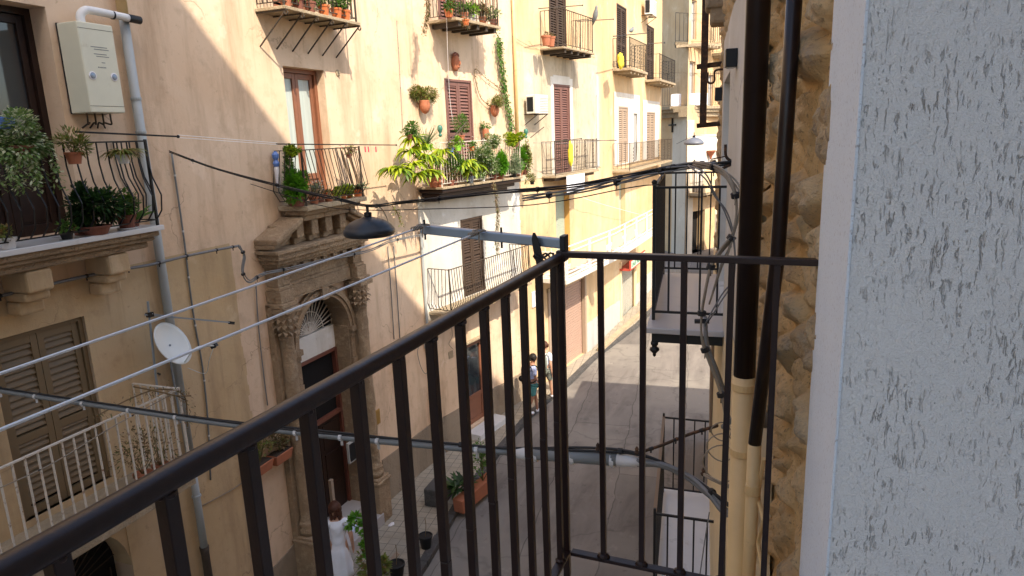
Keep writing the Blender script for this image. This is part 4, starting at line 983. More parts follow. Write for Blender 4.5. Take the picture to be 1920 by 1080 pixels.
while z < 6.55:
    zz = z + (.03 if z > 4 else .5); a, b = edge_s(z) if z > 4 else edge_s(4) , edge_s(zz) if z > 4 else edge_s(4)
    for (u, v, w_, x) in ((a, R.s[1], b, R.s[1]),):
        m.add([R.P(u, .035, z), R.P(v, .02, z), R.P(x, .02, zz), R.P(w_, .035, zz)], [(0, 1, 2, 3)]); m.add([R.P(u, .035, z), R.P(w_, .035, zz), R.P(w_, -.03, zz), R.P(u, -.03, z)], [(0, 1, 2, 3)])
    z = zz
for a, b in zip(R.s[1:-1], R.s[2:]): m.add([R.P(a + .001, .02, 0), R.P(min(b, ES), .02, 0), R.P(min(b, ES), .02, 6.30), R.P(a + .001, .02, 6.30)], [(0, 1, 2, 3)])
m.build('cream_render', 'cream_pl', house5)
m = MB(); R.facade(m, R.y2s(3.2), R.y2s(6.3), 6.38, 8.40, [hN], depth=0, d=.022, reveal=.24)
R.box(m, R.y2s(3.2), R.y2s(6.3), -.05, .020, 8.37, 8.402)
m.build('white_render', 'white_pl', house5)
m = MB(); R.box(m, hN[0], hN[1], -.22, -.2, hN[2], hN[3]); m.build('pane_or_dark_sheet', 'lampglass', house5)
m = MB(); R.box(m, hN[0] + .003, hN[0] + .07, -.19, -.13, hN[2], hN[3] - .003); R.box(m, hN[1] - .07, hN[1] - .003, -.19, -.13, hN[2], hN[3] - .003); R.box(m, hN[0] + .07, hN[1] - .07, -.19, -.13, hN[3] - .07, hN[3] - .003); m.build('door_frame', 'white_rail', house5)
# small ground and first floor frames in the cream wall
for (ya, yb, za, zc_) in ((6.9, 7.8, 4.6, 5.95), (3.6, 4.3, 1.2, 3.2), (7.4, 8.3, .1, 2.4)):
    m = MB(); a, b = R.y2s(ya), R.y2s(yb); R.box(m, a, b, .022, .05, za, zc_); m.build('shutter', 'sh_brown', house5, bevel=.005)
low = thing('house', 'unseen low house, sized for its shadow, further down our side of the street', 'house', (0.5, 13, 0), 'houses on our side of the street')
m = MB(); R.facade(m, ES + .01, R.y2s(16.6), 0, 5.9, [], depth=6); m.build('wall', 'cream_pl', low)  # out of view; height and end chosen for its shadow on the road
# stone corbel under the neighbour's eaves, rusty frame, hook, wall lamps
c = at_y(1346, 22, 7.4); m = MB(); s, z = R.y2s(7.4), c.z
R.box(m, s - .1, s + .22, -.05, .14, z - .12, z + .55); R.box(m, s - .13, s + .25, -.05, .19, z + .02, z + .5); m.build('eaves_corbel', 'slabst', house5, bevel=.03)
c1, c2 = at_y(1319, -40, 8.0), at_y(1318, 236, 8.0)
rp = thing('rusty_frame', 'rusty iron post with two brackets on the stone wall', 'iron frame', c2)
m = MB(); m.beam((c2.x, 8.0, c2.z), (c2.x, 8.0, c1.z), .07, .07); m.build('post', 'rust', rp)
for (py, e) in ((124, 1357), (235, 1358)):
    a, b = at_y(1306, py + 1, 8.0), at_y(e, py, 8.0); m = MB(); m.beam((a.x, 8.04, a.z), (b.x + .05, 8.04, a.z + .02), .045, .05); m.build('bracket', 'rust', rp)
a = at_y(1336, 135, 7.6); m = MB(); m.tube(smooth_path([(R.P(R.y2s(7.6), 0, a.z + .02)), (a.x + .06, 7.6, a.z + .02), (a.x + .02, 7.6, a.z), (a.x + .02, 7.6, a.z - .09), (a.x - .02, 7.6, a.z - .11), (a.x - .05, 7.6, a.z - .08), (a.x - .05, 7.6, a.z)], 6), .011, 6)
tag(m.build('wall_hook', 'rust', origin=a), 'curled iron hook sticking out between the rusty brackets', 'hook')
for (px, py, yy, hh, lab) in ((1391, 108, 4.15, .095, 'black box wall lamp nearest the brown pipe'), (1356, 176, 6.45, .11, 'black box wall lamp beyond the white doorway')):
    s = R.y2s(yy); c = at_y(px, py, yy); m = MB(); R.box(m, s - .05, s + .05, .024, .085, c.z - hh / 2, c.z + hh / 2)
    t_ = thing('wall_lamp', lab, 'wall lamp', R.P(s, .08, c.z), 'box lamps on the white wall'); m.build('lamp_body', 'lamp_black', t_, bevel=.003)
    m = MB(); R.box(m, s - .035, s + .035, .034, .075, c.z - hh / 2 - .006, c.z - hh / 2 - .001); m.build('lamp_glass', 'lampglass', t_)

# ------------------------------------------------------------------ our own house: pier and mass
own = thing('house', 'our own house with grooved grey render and smooth white corner at the right', 'house', (.6, 1.6, 0), 'houses on our side of the street')
A_ = Vector((.0576, 1, 0)).normalized(); B_ = Vector((1, -.0576, 0)).normalized(); C0 = Vector((.178, 1.87, 0)); N0 = C0 - A_ * .92
def prism(poly, z0, z1):
    m = MB(); n = len(poly); m.v = [(p.x, p.y, z0) for p in poly] + [(p.x, p.y, z1) for p in poly]
    m.f = [tuple(range(n - 1, -1, -1)), tuple(range(n, 2 * n))] + [(i, (i + 1) % n, n + (i + 1) % n, n + i) for i in range(n)]; return m
E1 = C0 + Vector((.523, .289, 0)) * 20
def wl(y): return Vector((C0.x + .0576 * (y - C0.y), y, 0))
body = [C0 + A_ * -.0, E1, Vector((E1.x, -30, 0)), wl(-30)]
prism(body, 11.6, 19.6).build('upper_wall', 'worm', own)  # unseen storeys, height and slanted end shaped to shade the street
prism(body, 0, 6.20).build('lower_wall', 'worm', own)
prism([N0 + B_ * .0036 + A_ * .0015, N0 + B_ * 2.6 + A_ * .0015, E1, C0 + B_ * .0036], 6.2, 11.6).build('grooved_wall', 'worm', own)
o = prism([N0, N0 + B_ * .0034, C0 + B_ * .0034 + A_ * .002, C0 + A_ * .002], 6.2, 11.6).build('corner_band', 'band', own)
prism([wl(-3.5), Vector((2.4, -3.5, 0)), Vector((2.4, -30, 0)), wl(-30)], 6.2, 11.6).build('side_wall', 'band', own)  # unseen wall, set well back so more sky light reaches the pier
prism([Vector((2.4, -3.6, 0)), Vector((3.2, -3.6, 0)), Vector((3.2, 1.3, 0)), Vector((2.4, .82, 0))], 6.2, 11.6).build('sun_block_wall', 'band', own)  # unseen wall added to stop the sun reaching the pier
e0 = Vector((-.40, 1.60, 0)); prism([e0, e0 + Vector((.523, .289, 0)) * 22, Vector((11, -30, 0)), Vector((-2.2, -30, 0))], 19.7, 19.93).build('shadow_eaves', 'slabst', own)  # unseen roof edge, slanted and overhung to cast the diagonal shadow
# own balcony
ob = thing('balcony', 'our own balcony with dark brown iron railing in the foreground', 'balcony', (-.3, 1.2, 6.3))
K0 = Vector((-.51, 1.905, 0)); ZT, ZB = 7.345, 6.385
def up(p, z): return Vector((p.x, p.y, z))
m = MB(); hp = [up(K0 + A_ * .0, ZT), up(K0 - A_ * 3.4, ZT)]
nseg = 12; prof = [(math.cos(a) * .018, math.sin(a) * .012 + (.004 if math.sin(a) > 0 else 0)) for a in np.linspace(0, 2 * math.pi, 13)[:-1]]
vs = []; ln = 30
for i in range(ln + 1):
    c = hp[0].lerp(hp[1], i / ln) + Vector((.0012 * noise.noise(Vector((i * .9, 0, 0))), 0, .0018 * noise.noise(Vector((i * .8, 5, 0)))))
    vs += [c + B_ * x + Vector((0, 0, y)) for x, y in prof]
fs = [(i * 12 + k, i * 12 + (k + 1) % 12, (i + 1) * 12 + (k + 1) % 12, (i + 1) * 12 + k) for i in range(ln) for k in range(12)] + [tuple(range(12)), tuple(ln * 12 + k for k in range(11, -1, -1))]
m.add(vs, fs); m.build('handrail', 'brown_iron', ob, smooth=True)
KE = C0 + A_ * -.01
def ob_bar(name, a, b, w, h, up_=(0, 0, 1), bev=.002):
    m = MB(); m.beam(a, b, w, h, up_); return m.build(name, 'brown_iron', ob, bevel=bev)
ob_bar('top_rail', up(K0 + B_ * .01, ZT + .012), up(KE, ZT + .012), .030, .017)
ob_bar('bottom_rail', up(K0, ZB), up(K0 - A_ * 3.4, ZB), .028, .012); ob_bar('bottom_rail', up(K0 + B_ * .016, ZB), up(KE, ZB), .028, .012)
ob_bar('corner_post', up(K0, ZB - .09), up(K0, ZT + .022), .021, .021, (0, 1, 0))
for k in range(1, 27):
    p = K0 - A_ * (.062 + .1207 * (k - 1) + random.uniform(-.0015, .0015)); q = p + A_ * random.uniform(-.003, .003); m = MB(); m.beam(up(p, ZB + .004), up(p.lerp(q, .5) + B_ * random.uniform(-.0015, .0015), 6.86), 0.018, 0.018, (A_.x, A_.y, 0)); m.beam(up(p.lerp(q, .5), 6.86), up(q, ZT - .006), 0.018, 0.018, (A_.x, A_.y, 0)); m.blob(up(p, ZB + .007), .0135, .0135, .007, 8, 5, .5); m.blob(up(q, ZT - .013), .0125, .0125, .007, 8, 5, .5); m.build('baluster', 'brown_iron', ob, bevel=.0015)
for x in (-.388, -.268, -.152, -.032, .085):
    p = K0 + B_ * ((x - K0.x)); q = p + B_ * random.uniform(-.003, .003); m = MB(); m.beam(up(p, ZB + .004), up(q, ZT + .006), 0.0165, 0.0165, (A_.x, A_.y, 0)); m.blob(up(p, ZB + .008), .016, .013, .009, 9, 6, .6); m.blob(up(q, ZT + .002), .013, .012, .006, 8, 5, .5); m.build('baluster', 'brown_iron', ob, bevel=.0015)
m = MB(); c = K0 - A_ * .03
pl = [up(K0 - A_ * .05 + B_ * .028, 6.325 - .02), up(KE - A_ * .05, 6.305), up(wl(-1.6) + B_ * .02, 6.305), up(K0 - A_ * 3.5 + B_ * .028, 6.305)]
m.hexa([v - Vector((0, 0, .05)) for v in pl] + pl); m.build('floor_slab', 'marble', ob, bevel=.004)
m = MB(); m.beam(up(K0 + B_ * .02 - A_ * .02, 6.24), up(KE - A_ * .02, 6.24), .05, .012); m.build('edge_flat', 'brown_iron', ob)
# hook ears beside the corner
m = MB(); a = up(K0 - B_ * .065 - A_ * .0, 7.30)
vs = []
for (dz, w_, o) in ((0, .008, .005), (.03, .011, .001), (.07, .012, -.006), (.10, .009, -.012), (.118, .003, -.014)):
    for sg in (-1, 1): vs += [a + B_ * (o + sg * w_) + Vector((0, 0, dz)), ]
m.add([v - A_ * .003 for v in vs] + [v + A_ * .003 for v in vs], [(2 * i, 2 * i + 1, 2 * i + 3, 2 * i + 2) for i in range(4)] + [(10 + 2 * i + 2, 10 + 2 * i + 3, 10 + 2 * i + 1, 10 + 2 * i) for i in range(4)] + [(2 * i, 2 * i + 2, 12 + 2 * i, 10 + 2 * i) for i in range(4)] + [(2 * i + 1, 11 + 2 * i, 13 + 2 * i, 2 * i + 3) for i in range(4)])
m.build('hook_plate', 'black_iron', ob)
# clothes line arm
arm = thing('line_bracket', 'grey steel arm wired to the corner of our railing', 'bracket', up(K0, 7.39))
aP, aQ = Vector((-.505, 1.935, 7.383)), Vector((-.985, 1.975, 7.418))
m = MB(); m.beam(aQ, aP, .028, .028); m.build('steel_bar', 'galv', arm, bevel=.003)
m = MB(); m.beam(aP + Vector((.001, -.004, .026)), aP + Vector((.001, -.004, -.05)), .016, .045); m.build('end_plate', 'black_iron', arm, bevel=.002)
for t in (.42, .98):
    c = aP.lerp(aQ, t); m = MB(); m.tube([c + Vector((0, 0, .03)), c - Vector((0, 0, .034))], .0035, 6); m.build('bolt', 'black_iron', arm)
m = MB()
for k in range(4): m.tube([K0.xyz + Vector((-.05 + .03 * math.cos(a + k), .0 + .03 * math.sin(a), 7.345 + .012 * math.sin(a * 2 + k))) for a in np.linspace(0, 5, 10)], .0028, 5)
for k in range(3): m.tube([Vector((K0.x - .005 + .02 * math.sin(k * 2), K0.y - .02, 7.345 - .0)) , Vector((K0.x - .015 + .01 * k, K0.y - .02, 7.33)), Vector((K0.x - .02 + .008 * k, K0.y - .02, 7.305))], .003, 5)
m.build('binding_wire', 'black_iron', arm)
for (t, px0, py0, lab) in ((.97, 0, 693, 'upper white clothes line tied to the tip of the steel arm'), (.56, 0, 797, 'lower white clothes line tied near the middle of the steel arm')):
    c = aP.lerp(aQ, t) + Vector((0, -.02, .012)); v = ray(px0, py0); dirr = A_
    # far end: along the railing direction, level
    nr_ = Vector((A_.y, -A_.x, 0)); kk = (c.x * nr_.x + c.y * nr_.y) / (v[0] * nr_.x + v[1] * nr_.y); e = Vector((v[0] * kk, v[1] * kk, v[2] * kk + H)); e = c + (e - c) * 2.2
    t_ = thing('clothes_line', lab, 'clothes line', c, 'white clothes lines on our balcony')
    m = MB(); m.tube([c + (e - c) * (k / 12) + Vector((0, 0, -.006 * math.sin(math.pi * k / 12))) for k in range(13)], .0027, 6); m.build('line', 'line', t_)
    m = MB()
    for q in range(3): m.tube([c + A_ * (-.03 - .02 * q) + Vector((.006 * math.cos(a), 0, .006 * math.sin(a))) + A_ * (a * .002) for a in np.linspace(0, 9, 14)], .0022, 5)
    m.tube([c + Vector((.02 * math.cos(a), .022 * math.sin(a), .004)) for a in np.linspace(0, 6.3, 14)], .0022, 5)
    m.tube([c, c - Vector((-.01, .03, .03))], .002, 5); m.build('knot', 'cable_tan', t_)

# ------------------------------------------------------------------ neighbour's balconies on our side
nb2 = thing('balcony', 'neighbour balcony with grey marble floor and black finials just past our railing', 'balcony', (-.4, 5.4, 6.3), 'balconies on our side')
def quadslab(name, pts, z, th, mat, parent, bev=.006):
    m = MB(); p = [Vector((x, y, z)) for x, y in pts]; m.hexa([v - Vector((0, 0, th)) for v in p] + p); return m.build(name, mat, parent, bevel=bev)
quadslab('floor_slab', [(-.625, 4.55), (-.095, 4.55), (-.215, 6.45), (-.73, 6.45)], 6.38, .04, 'marble_g', nb2)
m = MB(); m.box(-.59, -.12, 4.60, 4.63, 6.265, 6.338); m.beam((-.58, 4.64, 6.30), (-.69, 6.4, 6.30), .03, .07); m.build('edge_beam', 'black_iron', nb2)
m = MB(); m.lathe((-.572, 4.615, 6.155), [(.004, 0), (.012, .01), (.012, .025), (.035, .05), (.030, .065), (.018, .07), (.018, .08), (.026, .09), (.026, .11)], 12); m.build('finial', 'black_iron', nb2, smooth=True)
cA, cB, cC = Vector((-.60, 4.77, 0)), Vector((-.105, 4.77, 0)), Vector((-.715, 6.38, 0)); cD = Vector((-.2, 6.38, 0))
m = MB()
for z in (6.44, 7.315):
    m.beam(up(cA, z), up(cB, z), .016); m.beam(up(cA, z), up(cC, z), .022); m.beam(up(cC, z), up(cD, z), .016)
for px in (1254, 1313, 1346):
    p = at_y(px, 500, 4.77); m.beam((p.x, 4.77, 6.44), (p.x, 4.77, 7.31), .013)
for k in range(1, 15): p = cA.lerp(cC, k / 15); m.beam(up(p, 6.44), up(p, 7.31), .014)
for k in range(1, 5): p = cC.lerp(cD, k / 5); m.beam(up(p, 6.44), up(p, 7.31), .012)
for p in (cA, cC): m.beam(up(p, 6.35), up(p, 7.33), .022)
m.build('railing', 'black_iron', nb2)
m = MB(); m.blob(up(cA, 7.35), .02, .02, .02); m.build('finial', 'black_iron', nb2, smooth=True)
nb3 = thing('balcony', 'lower neighbour balcony with pale floor below the grey cables', 'balcony', (-.4, 6.4, 3.4), 'balconies on our side')
quadslab('floor_slab', [(-.68, 5.25), (-.10, 5.25), (-.26, 7.66), (-.86, 7.66)], 3.50, .06, 'marble', nb3)
cA, cB, cC = Vector((-.66, 5.44, 0)), Vector((-.11, 5.44, 0)), Vector((-.82, 7.53, 0)); cD = Vector((-.24, 7.53, 0))
m = MB()
for z in (3.56, 4.45): m.beam(up(cA, z), up(cB, z), .018); m.beam(up(cC, z), up(cD, z), .018)
for k in range(1, 5): p = cA.lerp(cB, k / 5); m.beam(up(p, 3.56), up(p, 4.45), .014); p = cC.lerp(cD, k / 5); m.beam(up(p, 3.56), up(p, 4.45), .014)
for k in range(1, 17): p = cA.lerp(cC, k / 17); m.beam(up(p, 3.56), up(p, 4.45), .015)
for p in (cA, cC): m.beam(up(p, 3.5), up(p, 4.50), .022)
m.beam(up(cA, 3.56), up(cC, 3.56), .02); m.build('railing', 'black_iron', nb3)
m = MB(); m.beam(up(cA, 4.457), up(cC, 4.457), .03, .012); m.build('handrail', 'sh_brown', nb3)

# ------------------------------------------------------------------ pipes on our side
def pipe_thing(name, label, cat, segs, group=None):
    t = thing(name, label, cat, segs[0][1][-1], group)
    for (nm, pts, r, mat) in segs: m = MB(); m.tube(pts, r, 16); m.build(nm, mat, t, smooth=True)
    return t
def on_R(px, py, d): s_, z_ = R.hit(px, py, d); return R.P(s_, d, z_)
pt_ = on_R(1421, 0, .07); pm_ = on_R(1409, 352, .07); pb = on_R(1408, 702, .07)
bx, by = pm_.x, pm_.y; zc_ = at_y(1391, 704, by).z
pp = pipe_thing('downpipe', 'thick dark brown downpipe with cream painted lower half', 'downpipe',
    [('upper_pipe', [(bx, by, 10.6), (bx, by, zc_)], .042, 'pipe_brown'), ('lower_pipe', [(bx, by, zc_ - .001), (bx, by, 0)], .043, 'pipe_cream')], 'downpipes by the rubble wall')
px_ = bx; print('bigpipe', bx, by)
for dz in (-.04, -.32, -1.9):
    m = MB(); m.lathe((bx, by, zc_ + dz - .02), [(.043, 0), (.047, .003), (.047, .03), (.043, .033)], 18); m.build('collar', 'pipe_cream', pp)
a_, b_, c_, d_ = on_R(1492, -40, .035), on_R(1458, 480, .05), on_R(1415, 832, .07), on_R(1403, 1100, .075); print('slant', a_, b_, c_, d_)
p2 = pipe_thing('downpipe', 'thinner slanting brown downpipe nearest the rubble stones', 'downpipe',
    [('upper_pipe', [a_, a_.lerp(b_, .5), b_, c_], .0215, 'pipe_brown'), ('lower_pipe', [c_ + (d_ - c_) * .002, d_, (d_.x - .02, d_.y, 0)], .0225, 'pipe_cream')], 'downpipes by the rubble wall')
m = MB(); q = c_ + (d_ - c_) * .28; m.tube([q, q + (d_ - c_) * .06], .0265, 16); m.build('collar', 'pipe_cream', p2)
a_ = at_y(1430, 850, 2.62); b_ = at_y(1424, 1000, 2.65); c2_ = at_y(1420, 1080, 2.65)
m = MB(); m.tube(smooth_path([on_R(1432, 860, .045), on_R(1422, 930, .05), on_R(1431, 975, .05), on_R(1422, 1020, .05), on_R(1430, 1085, .05), on_R(1430, 1300, .05)], 6), .007, 6)
tag(m.build('painted_cable', 'pipe_cream', origin=b_), 'cream painted cable wriggling down beside the slanting downpipe', 'cable')

# ------------------------------------------------------------------ downpipes on the far side
sP = Y(6.81); g = 'downpipes on the far side'
dp = thing('downpipe', 'long grey downpipe beside the boiler and satellite dish', 'downpipe', L.P(sP, .1, 0), g)
m = MB(); m.tube([L.P(sP, .09, 9.28), L.P(sP, .09, 3.55)], .055, 14); m.build('pipe', 'pipe_grey', dp, smooth=True)
m = MB(); m.tube([L.P(sP, .09, 13.9), L.P(sP, .09, 9.285)], .062, 14); m.build('upper_pipe', 'pipe_cream', dp, smooth=True)
m = MB(); m.tube([L.P(sP, .09, 3.545), L.P(sP, .09, 2.05)], .05, 14); m.build('lower_pipe', 'pipe_grey', dp, smooth=True)
m = MB(); m.tube([L.P(sP, .09, 2.12), L.P(sP, .09, 2.0), L.P(sP, .09, 0.1)], [.065, .056, .056], 14); m.build('iron_shoe', 'grey_iron', dp, smooth=True)
for z in (8.3, 7.9, 5.1, 2.9): m = MB(); m.lathe(L.P(sP, .09, z), [(.06, 0), (.064, .004), (.064, .03), (.06, .034)], 14); m.build('collar', 'pipe_grey', dp)
s = L.hit(965, 200)[0]
dp = thing('downpipe', 'narrow cream downpipe between the peach house and the cracked house', 'downpipe', L.P(s, .06, 6.5), g)
m = MB(); m.tube([L.P(s, .06, 13.8), L.P(s, .06, 6.5)], .045, 10); m.build('pipe', 'pipe_cream', dp, smooth=True)
s = L.hit(806, 740)[0]; zt_ = L.hit(806, 735)[1]
dp = thing('downpipe', 'short rusty drainpipe standing on the pavement by the planters', 'downpipe', L.P(s, .07, .12), g)
m = MB(); m.tube([L.P(s, .08, zt_), L.P(s, .08, zt_ - .08), L.P(s, .08, .2)], [.075, .045, .045], 12); m.build('pipe', 'grey_iron', dp, smooth=True)
m = MB(); m.tube([L.P(s, .06, 5.7), L.P(s, .06, zt_ + .01)], .03, 8); m.build('upper_pipe', 'tan' if False else 'pipe_grey', dp)
s = L.hit(955, 700)[0]; dp = thing('downpipe', 'thin brown pipe beside the glazed street door', 'downpipe', L.P(s, .05, .12), g)
m = MB(); m.tube([L.P(s, .05, 2.6), L.P(s, .05, .13)], .025, 8); m.build('pipe', 'rust', dp)
s = L.hit(655, 100)[0]

# ------------------------------------------------------------------ boiler
bz0, bz1 = 8.13, 9.10; bs0, bs1 = Y(5.975), Y(6.42)
bo = thing('boiler', 'cream wall boiler with white flue hanging beside the dark door', 'boiler', L.P(bs0, .15, bz0))
m = MB(); L.box(m, bs0, bs1, .012, .33, bz0, bz1); m.build('casing', 'cream_metal', bo, bevel=.012)
m = MB(); L.box(m, bs0 - .004, bs1 + .004, .012, .03, bz0 - .004, bz1 + .004); m.build('back_frame', 'black_iron', bo)
m = MB(); L.box(m, bs0 + .002, bs1 - .002, .05, .332, bz0 + .07, bz0 + .074); L.box(m, bs0 + .002, bs1 - .002, .05, .332, bz1 - .07, bz1 - .066); m.build('seam', 'black_iron', bo)
nn = L.N(bs0)
for t in (.20, .82):
    c = L.P(bs0 + (bs1 - bs0) * t, .331, bz0 + .40); m = MB(); m.lathe(c, [(.046, 0), (.046, .006), (.036, .010), (.034, .004)], 18, axis=nn); k = m.build('gauge', 'signwhite', bo)
    m = MB(); m.lathe(c + nn * .005, [(.033, 0), (.028, .007), (.012, .011)], 18, axis=nn); m.build('dial', 'galv', k)
m = MB()
for (u0, u1, z) in ((.28, .74, .71), (.36, .78, .685), (.34, .70, .635), (.40, .76, .61), (.52, .62, .545)):
    L.box(m, bs0 + (bs1 - bs0) * u0, bs0 + (bs1 - bs0) * u1, .3305, .3318, bz0 + z, bz0 + z + .008)
for k in range(6): L.box(m, bs0 + (bs1 - bs0) * (.40 + .04 * k), bs0 + (bs1 - bs0) * (.425 + .04 * k), .3305, .3318, bz0 + .49, bz0 + .503)
m.build('printed_marks', 'conduit', bo)
c = L.P(bs0 + .2, .16, bz1); m = MB(); m.tube(smooth_path([c, c + Vector((0, 0, .09)), c + Vector((.015, .05, .15)), c + Vector((.02, .16, .165)), c + Vector((.03, .62, .15))], 7), .045, 14); m.build('flue_pipe', 'pot_white', bo, smooth=True)
e = c + Vector((.03, .62, .15)); m = MB(); m.tube([e, e + Vector((.002, .17, -.004))], .048, 14); m.build('flue_cap', 'lamp_black', bo)
for k in range(6):
    pass
m = MB(); m.tube([e + Vector((-.005, -.22, .003)), e + Vector((-.004, -.20, .003))], .049, 14); m.build('flue_collar', 'lamp_black', bo)
for k in range(4):
    q = L.P(bs0 + .06 + .1 * k, .18, bz0 - .002); m = MB(); m.tube(smooth_path([q, q - Vector((0, 0, .07)), q + Vector((-.04, .03, -.12)), q + Vector((-.1, .10 - .04 * k, -.10)), L.P(bs0 + .1 + .1 * k, .02, bz0 - .16)], 5), .010, 6); m.build('water_pipe', 'grey_iron', bo)

# ------------------------------------------------------------------ satellite dish and aerial
an = thing('aerial_mast', 'grey mast with a bare horizontal aerial boom by the downpipe', 'aerial', L.W(300, 800, .3))
m = MB(); m.tube([L.W(277, 565, .32), L.W(296, 740, .32)], .014, 8); m.build('mast', 'galv', an)
m = MB(); m.beam(L.W(272, 590, .34), L.W(436, 605, .34) + Vector((.0, 0, 0)), .022); m.beam(L.W(285, 588, .38), L.W(350, 598, .38), .012); m.build('boom', 'galv', an)
m = MB(); m.beam(L.W(430, 605, .34), L.W(438, 606, .34), .04); m.build('end_cap', 'lamp_black', an)
m = MB(); m.beam(L.W(278, 590, .29), L.W(284, 590, .38), .06); m.beam(L.W(296, 700, .31), L.W(300, 702, .02), .02); m.build('clamp', 'black_iron', an)
dc = L.W(321, 646, .42); dn = Vector((.84, .10, .46)).normalized()
ds_ = thing('satellite_dish', 'off white satellite dish on the tan wall', 'satellite dish', dc)
m = MB(); x = Vector((0, 0, 1)).cross(dn).normalized(); yv = dn.cross(x); vs = []; fs = []; nr, na = 8, 32
for dep in (0, -.008):
    for i in range(nr + 1):
        for k in range(na):
            a = 2 * math.pi * k / na; r_ = i / nr; vs.append(dc + (x * math.cos(a) * .26 + yv * math.sin(a) * .30) * r_ + dn * (.07 * r_ * r_ - .03 + dep))
for q in (0, 1):
    o_ = q * (nr + 1) * na
    for i in range(nr):
        for k in range(na): fs.append((o_ + i * na + k, o_ + i * na + (k + 1) % na, o_ + (i + 1) * na + (k + 1) % na, o_ + (i + 1) * na + k))
for k in range(na): fs.append((nr * na + k, nr * na + (k + 1) % na, (2 * nr + 1) * na + (k + 1) % na, (2 * nr + 1) * na + k))
m.add(vs, fs); m.build('reflector', 'dish', ds_, smooth=True)
fp = L.W(402, 648, .62); m = MB(); m.tube(smooth_path([dc - yv * .28 + dn * .02, dc - yv * .20 + dn * .3, fp], 5), .010, 6); m.build('feed_arm', 'dish', ds_)
m = MB(); m.beam(fp - dn * .05, fp + dn * .04, .05); m.beam(fp - Vector((0, 0, .03)), fp + Vector((0, 0, .04)), .03); m.build('receiver', 'lamp_black', ds_)
m = MB(); m.tube([dc - dn * .02, L.P(L.hit(305, 700)[0], .02, dc.z - .15)], .014, 8); m.tube([L.P(L.hit(310, 700)[0], .12, dc.z - .1), L.P(L.hit(318, 740)[0], .12, dc.z - 1.2)], .012, 8); m.build('mount', 'galv', ds_)
m = MB(); m.tube(smooth_path([fp, fp + Vector((-.1, -.02, -.2)), L.W(385, 700, .2), L.W(352, 690, .12)], 6), .005, 5); tag(m.build('aerial_cable', 'dish', origin=fp), 'thin pale cable looping below the satellite dish', 'cable')

# ------------------------------------------------------------------ AC units
def ac_unit(W, s0, s1, z0, z1, d0, d1, label):
    t = thing('air_conditioner', label, 'air conditioner', W.P(s0, d0, z0), 'air conditioners')
    m = MB(); W.box(m, s0, s1, d0, d1, z0, z1); m.build('casing', 'ac', t, bevel=.015)
    m = MB(); n = 9
    for k in range(n): z = z0 + .05 + (z1 - z0 - .1) * k / n; W.box(m, s0 + (s1 - s0) * .3, s1 - .03, d1 + .001, d1 + .008, z, z + .012)
    m.build('grille', 'conduit', t)
    m = MB(); W.box(m, s0 - .006, s0 - .001, d0 + .03, d1 - .08, z0 + .06, z1 - .06); m.build('side_vent', 'lamp_black', t)
    m = MB()
    for s in (s0 + .08, s1 - .08): m.beam(W.P(s, .004, z0 - .015), W.P(s, d1 + .03, z0 - .015), .025); m.beam(W.P(s, .004, z0 - .3), W.P(s, d1, z0 - .03), .02)
    m.build('bracket', 'grey_iron', t); return t
s, z = L.hit(1028, 213, .42); ac_unit(L, s - .72, s, z, z + .50, .12, .42, 'ivory air conditioner on the cracked wall left of the red brown shutters')
s, z = L.hit(1231, 32, .45); ac_unit(L, s - 1.0, s, z, z + .62, .15, .45, 'white air conditioner high on the yellow house')
ex = L.W(960, 195, .02)
sgn = L.hit(938, 235)

# ------------------------------------------------------------------ street lamps
def dome_lamp(c, R_, label, mat, hang):
    t = thing('street_lamp', label, 'street lamp', c, 'domed lamps hung over the street')
    q = R_
    m = MB(); m.lathe(c, [(q * .84, -.03 * q), (q * .94, .0), (q, .09 * q), (q, .17 * q), (q * .965, .26 * q), (q * .93, .28 * q), (q * .88, .37 * q), (q * .72, .51 * q), (q * .5, .62 * q), (q * .25, .69 * q), (q * .12, .73 * q)], 40); m.build('lamp_shade', mat, t, smooth=True)
    m = MB(); m.lathe(c - Vector((0, 0, .04 * q)), [(q * .4, -.03 * q), (q * .82, 0), (q * .82, .02 * q)], 30); m.build('lamp_glass', 'lampglass', t)
    m = MB(); m.lathe(c + Vector((0, 0, .71 * q)), [(q * .10, 0), (q * .15, .04 * q), (q * .15, .17 * q), (q * .07, .2 * q)], 14); m.beam(c + Vector((0, 0, .7 * q)), c + Vector((0, 0, hang)), .02); m.build('fitting', 'lamp_black', t)
LA = L.W(318, 284, .12); LB = Vector((-.12, 4.33, 7.49))
u = (LB - LA); u.z = 0
def on_cable(px, py):
    nrm = Vector((u.y, -u.x, 0)); v = ray(px, py); k = (LA.x * nrm.x + LA.y * nrm.y) / (v[0] * nrm.x + v[1] * nrm.y); return Vector((v[0] * k, v[1] * k, v[2] * k + H))
lc = on_cable(693, 441); lt = on_cable(697, 384); rl_ = .262
dome_lamp(lc, rl_ * .93, 'dark slate domed street lamp hanging over the middle of the street', 'lampm', (lt.z - lc.z))
c = at_y(1301, 271, 20); dome_lamp(c, .27, 'small grey street lamp hanging far down the street', 'lampm2', .33)
m = MB(); a, b = at_y(1268, 270, 20), at_y(1318, 262, 20); m.tube([a, c + Vector((0, 0, .25)), b + Vector((1.2, 0, 0))], .006, 5); tag(m.build('cable', 'cable', origin=c), 'thin wire holding the small far street lamp', 'cable')

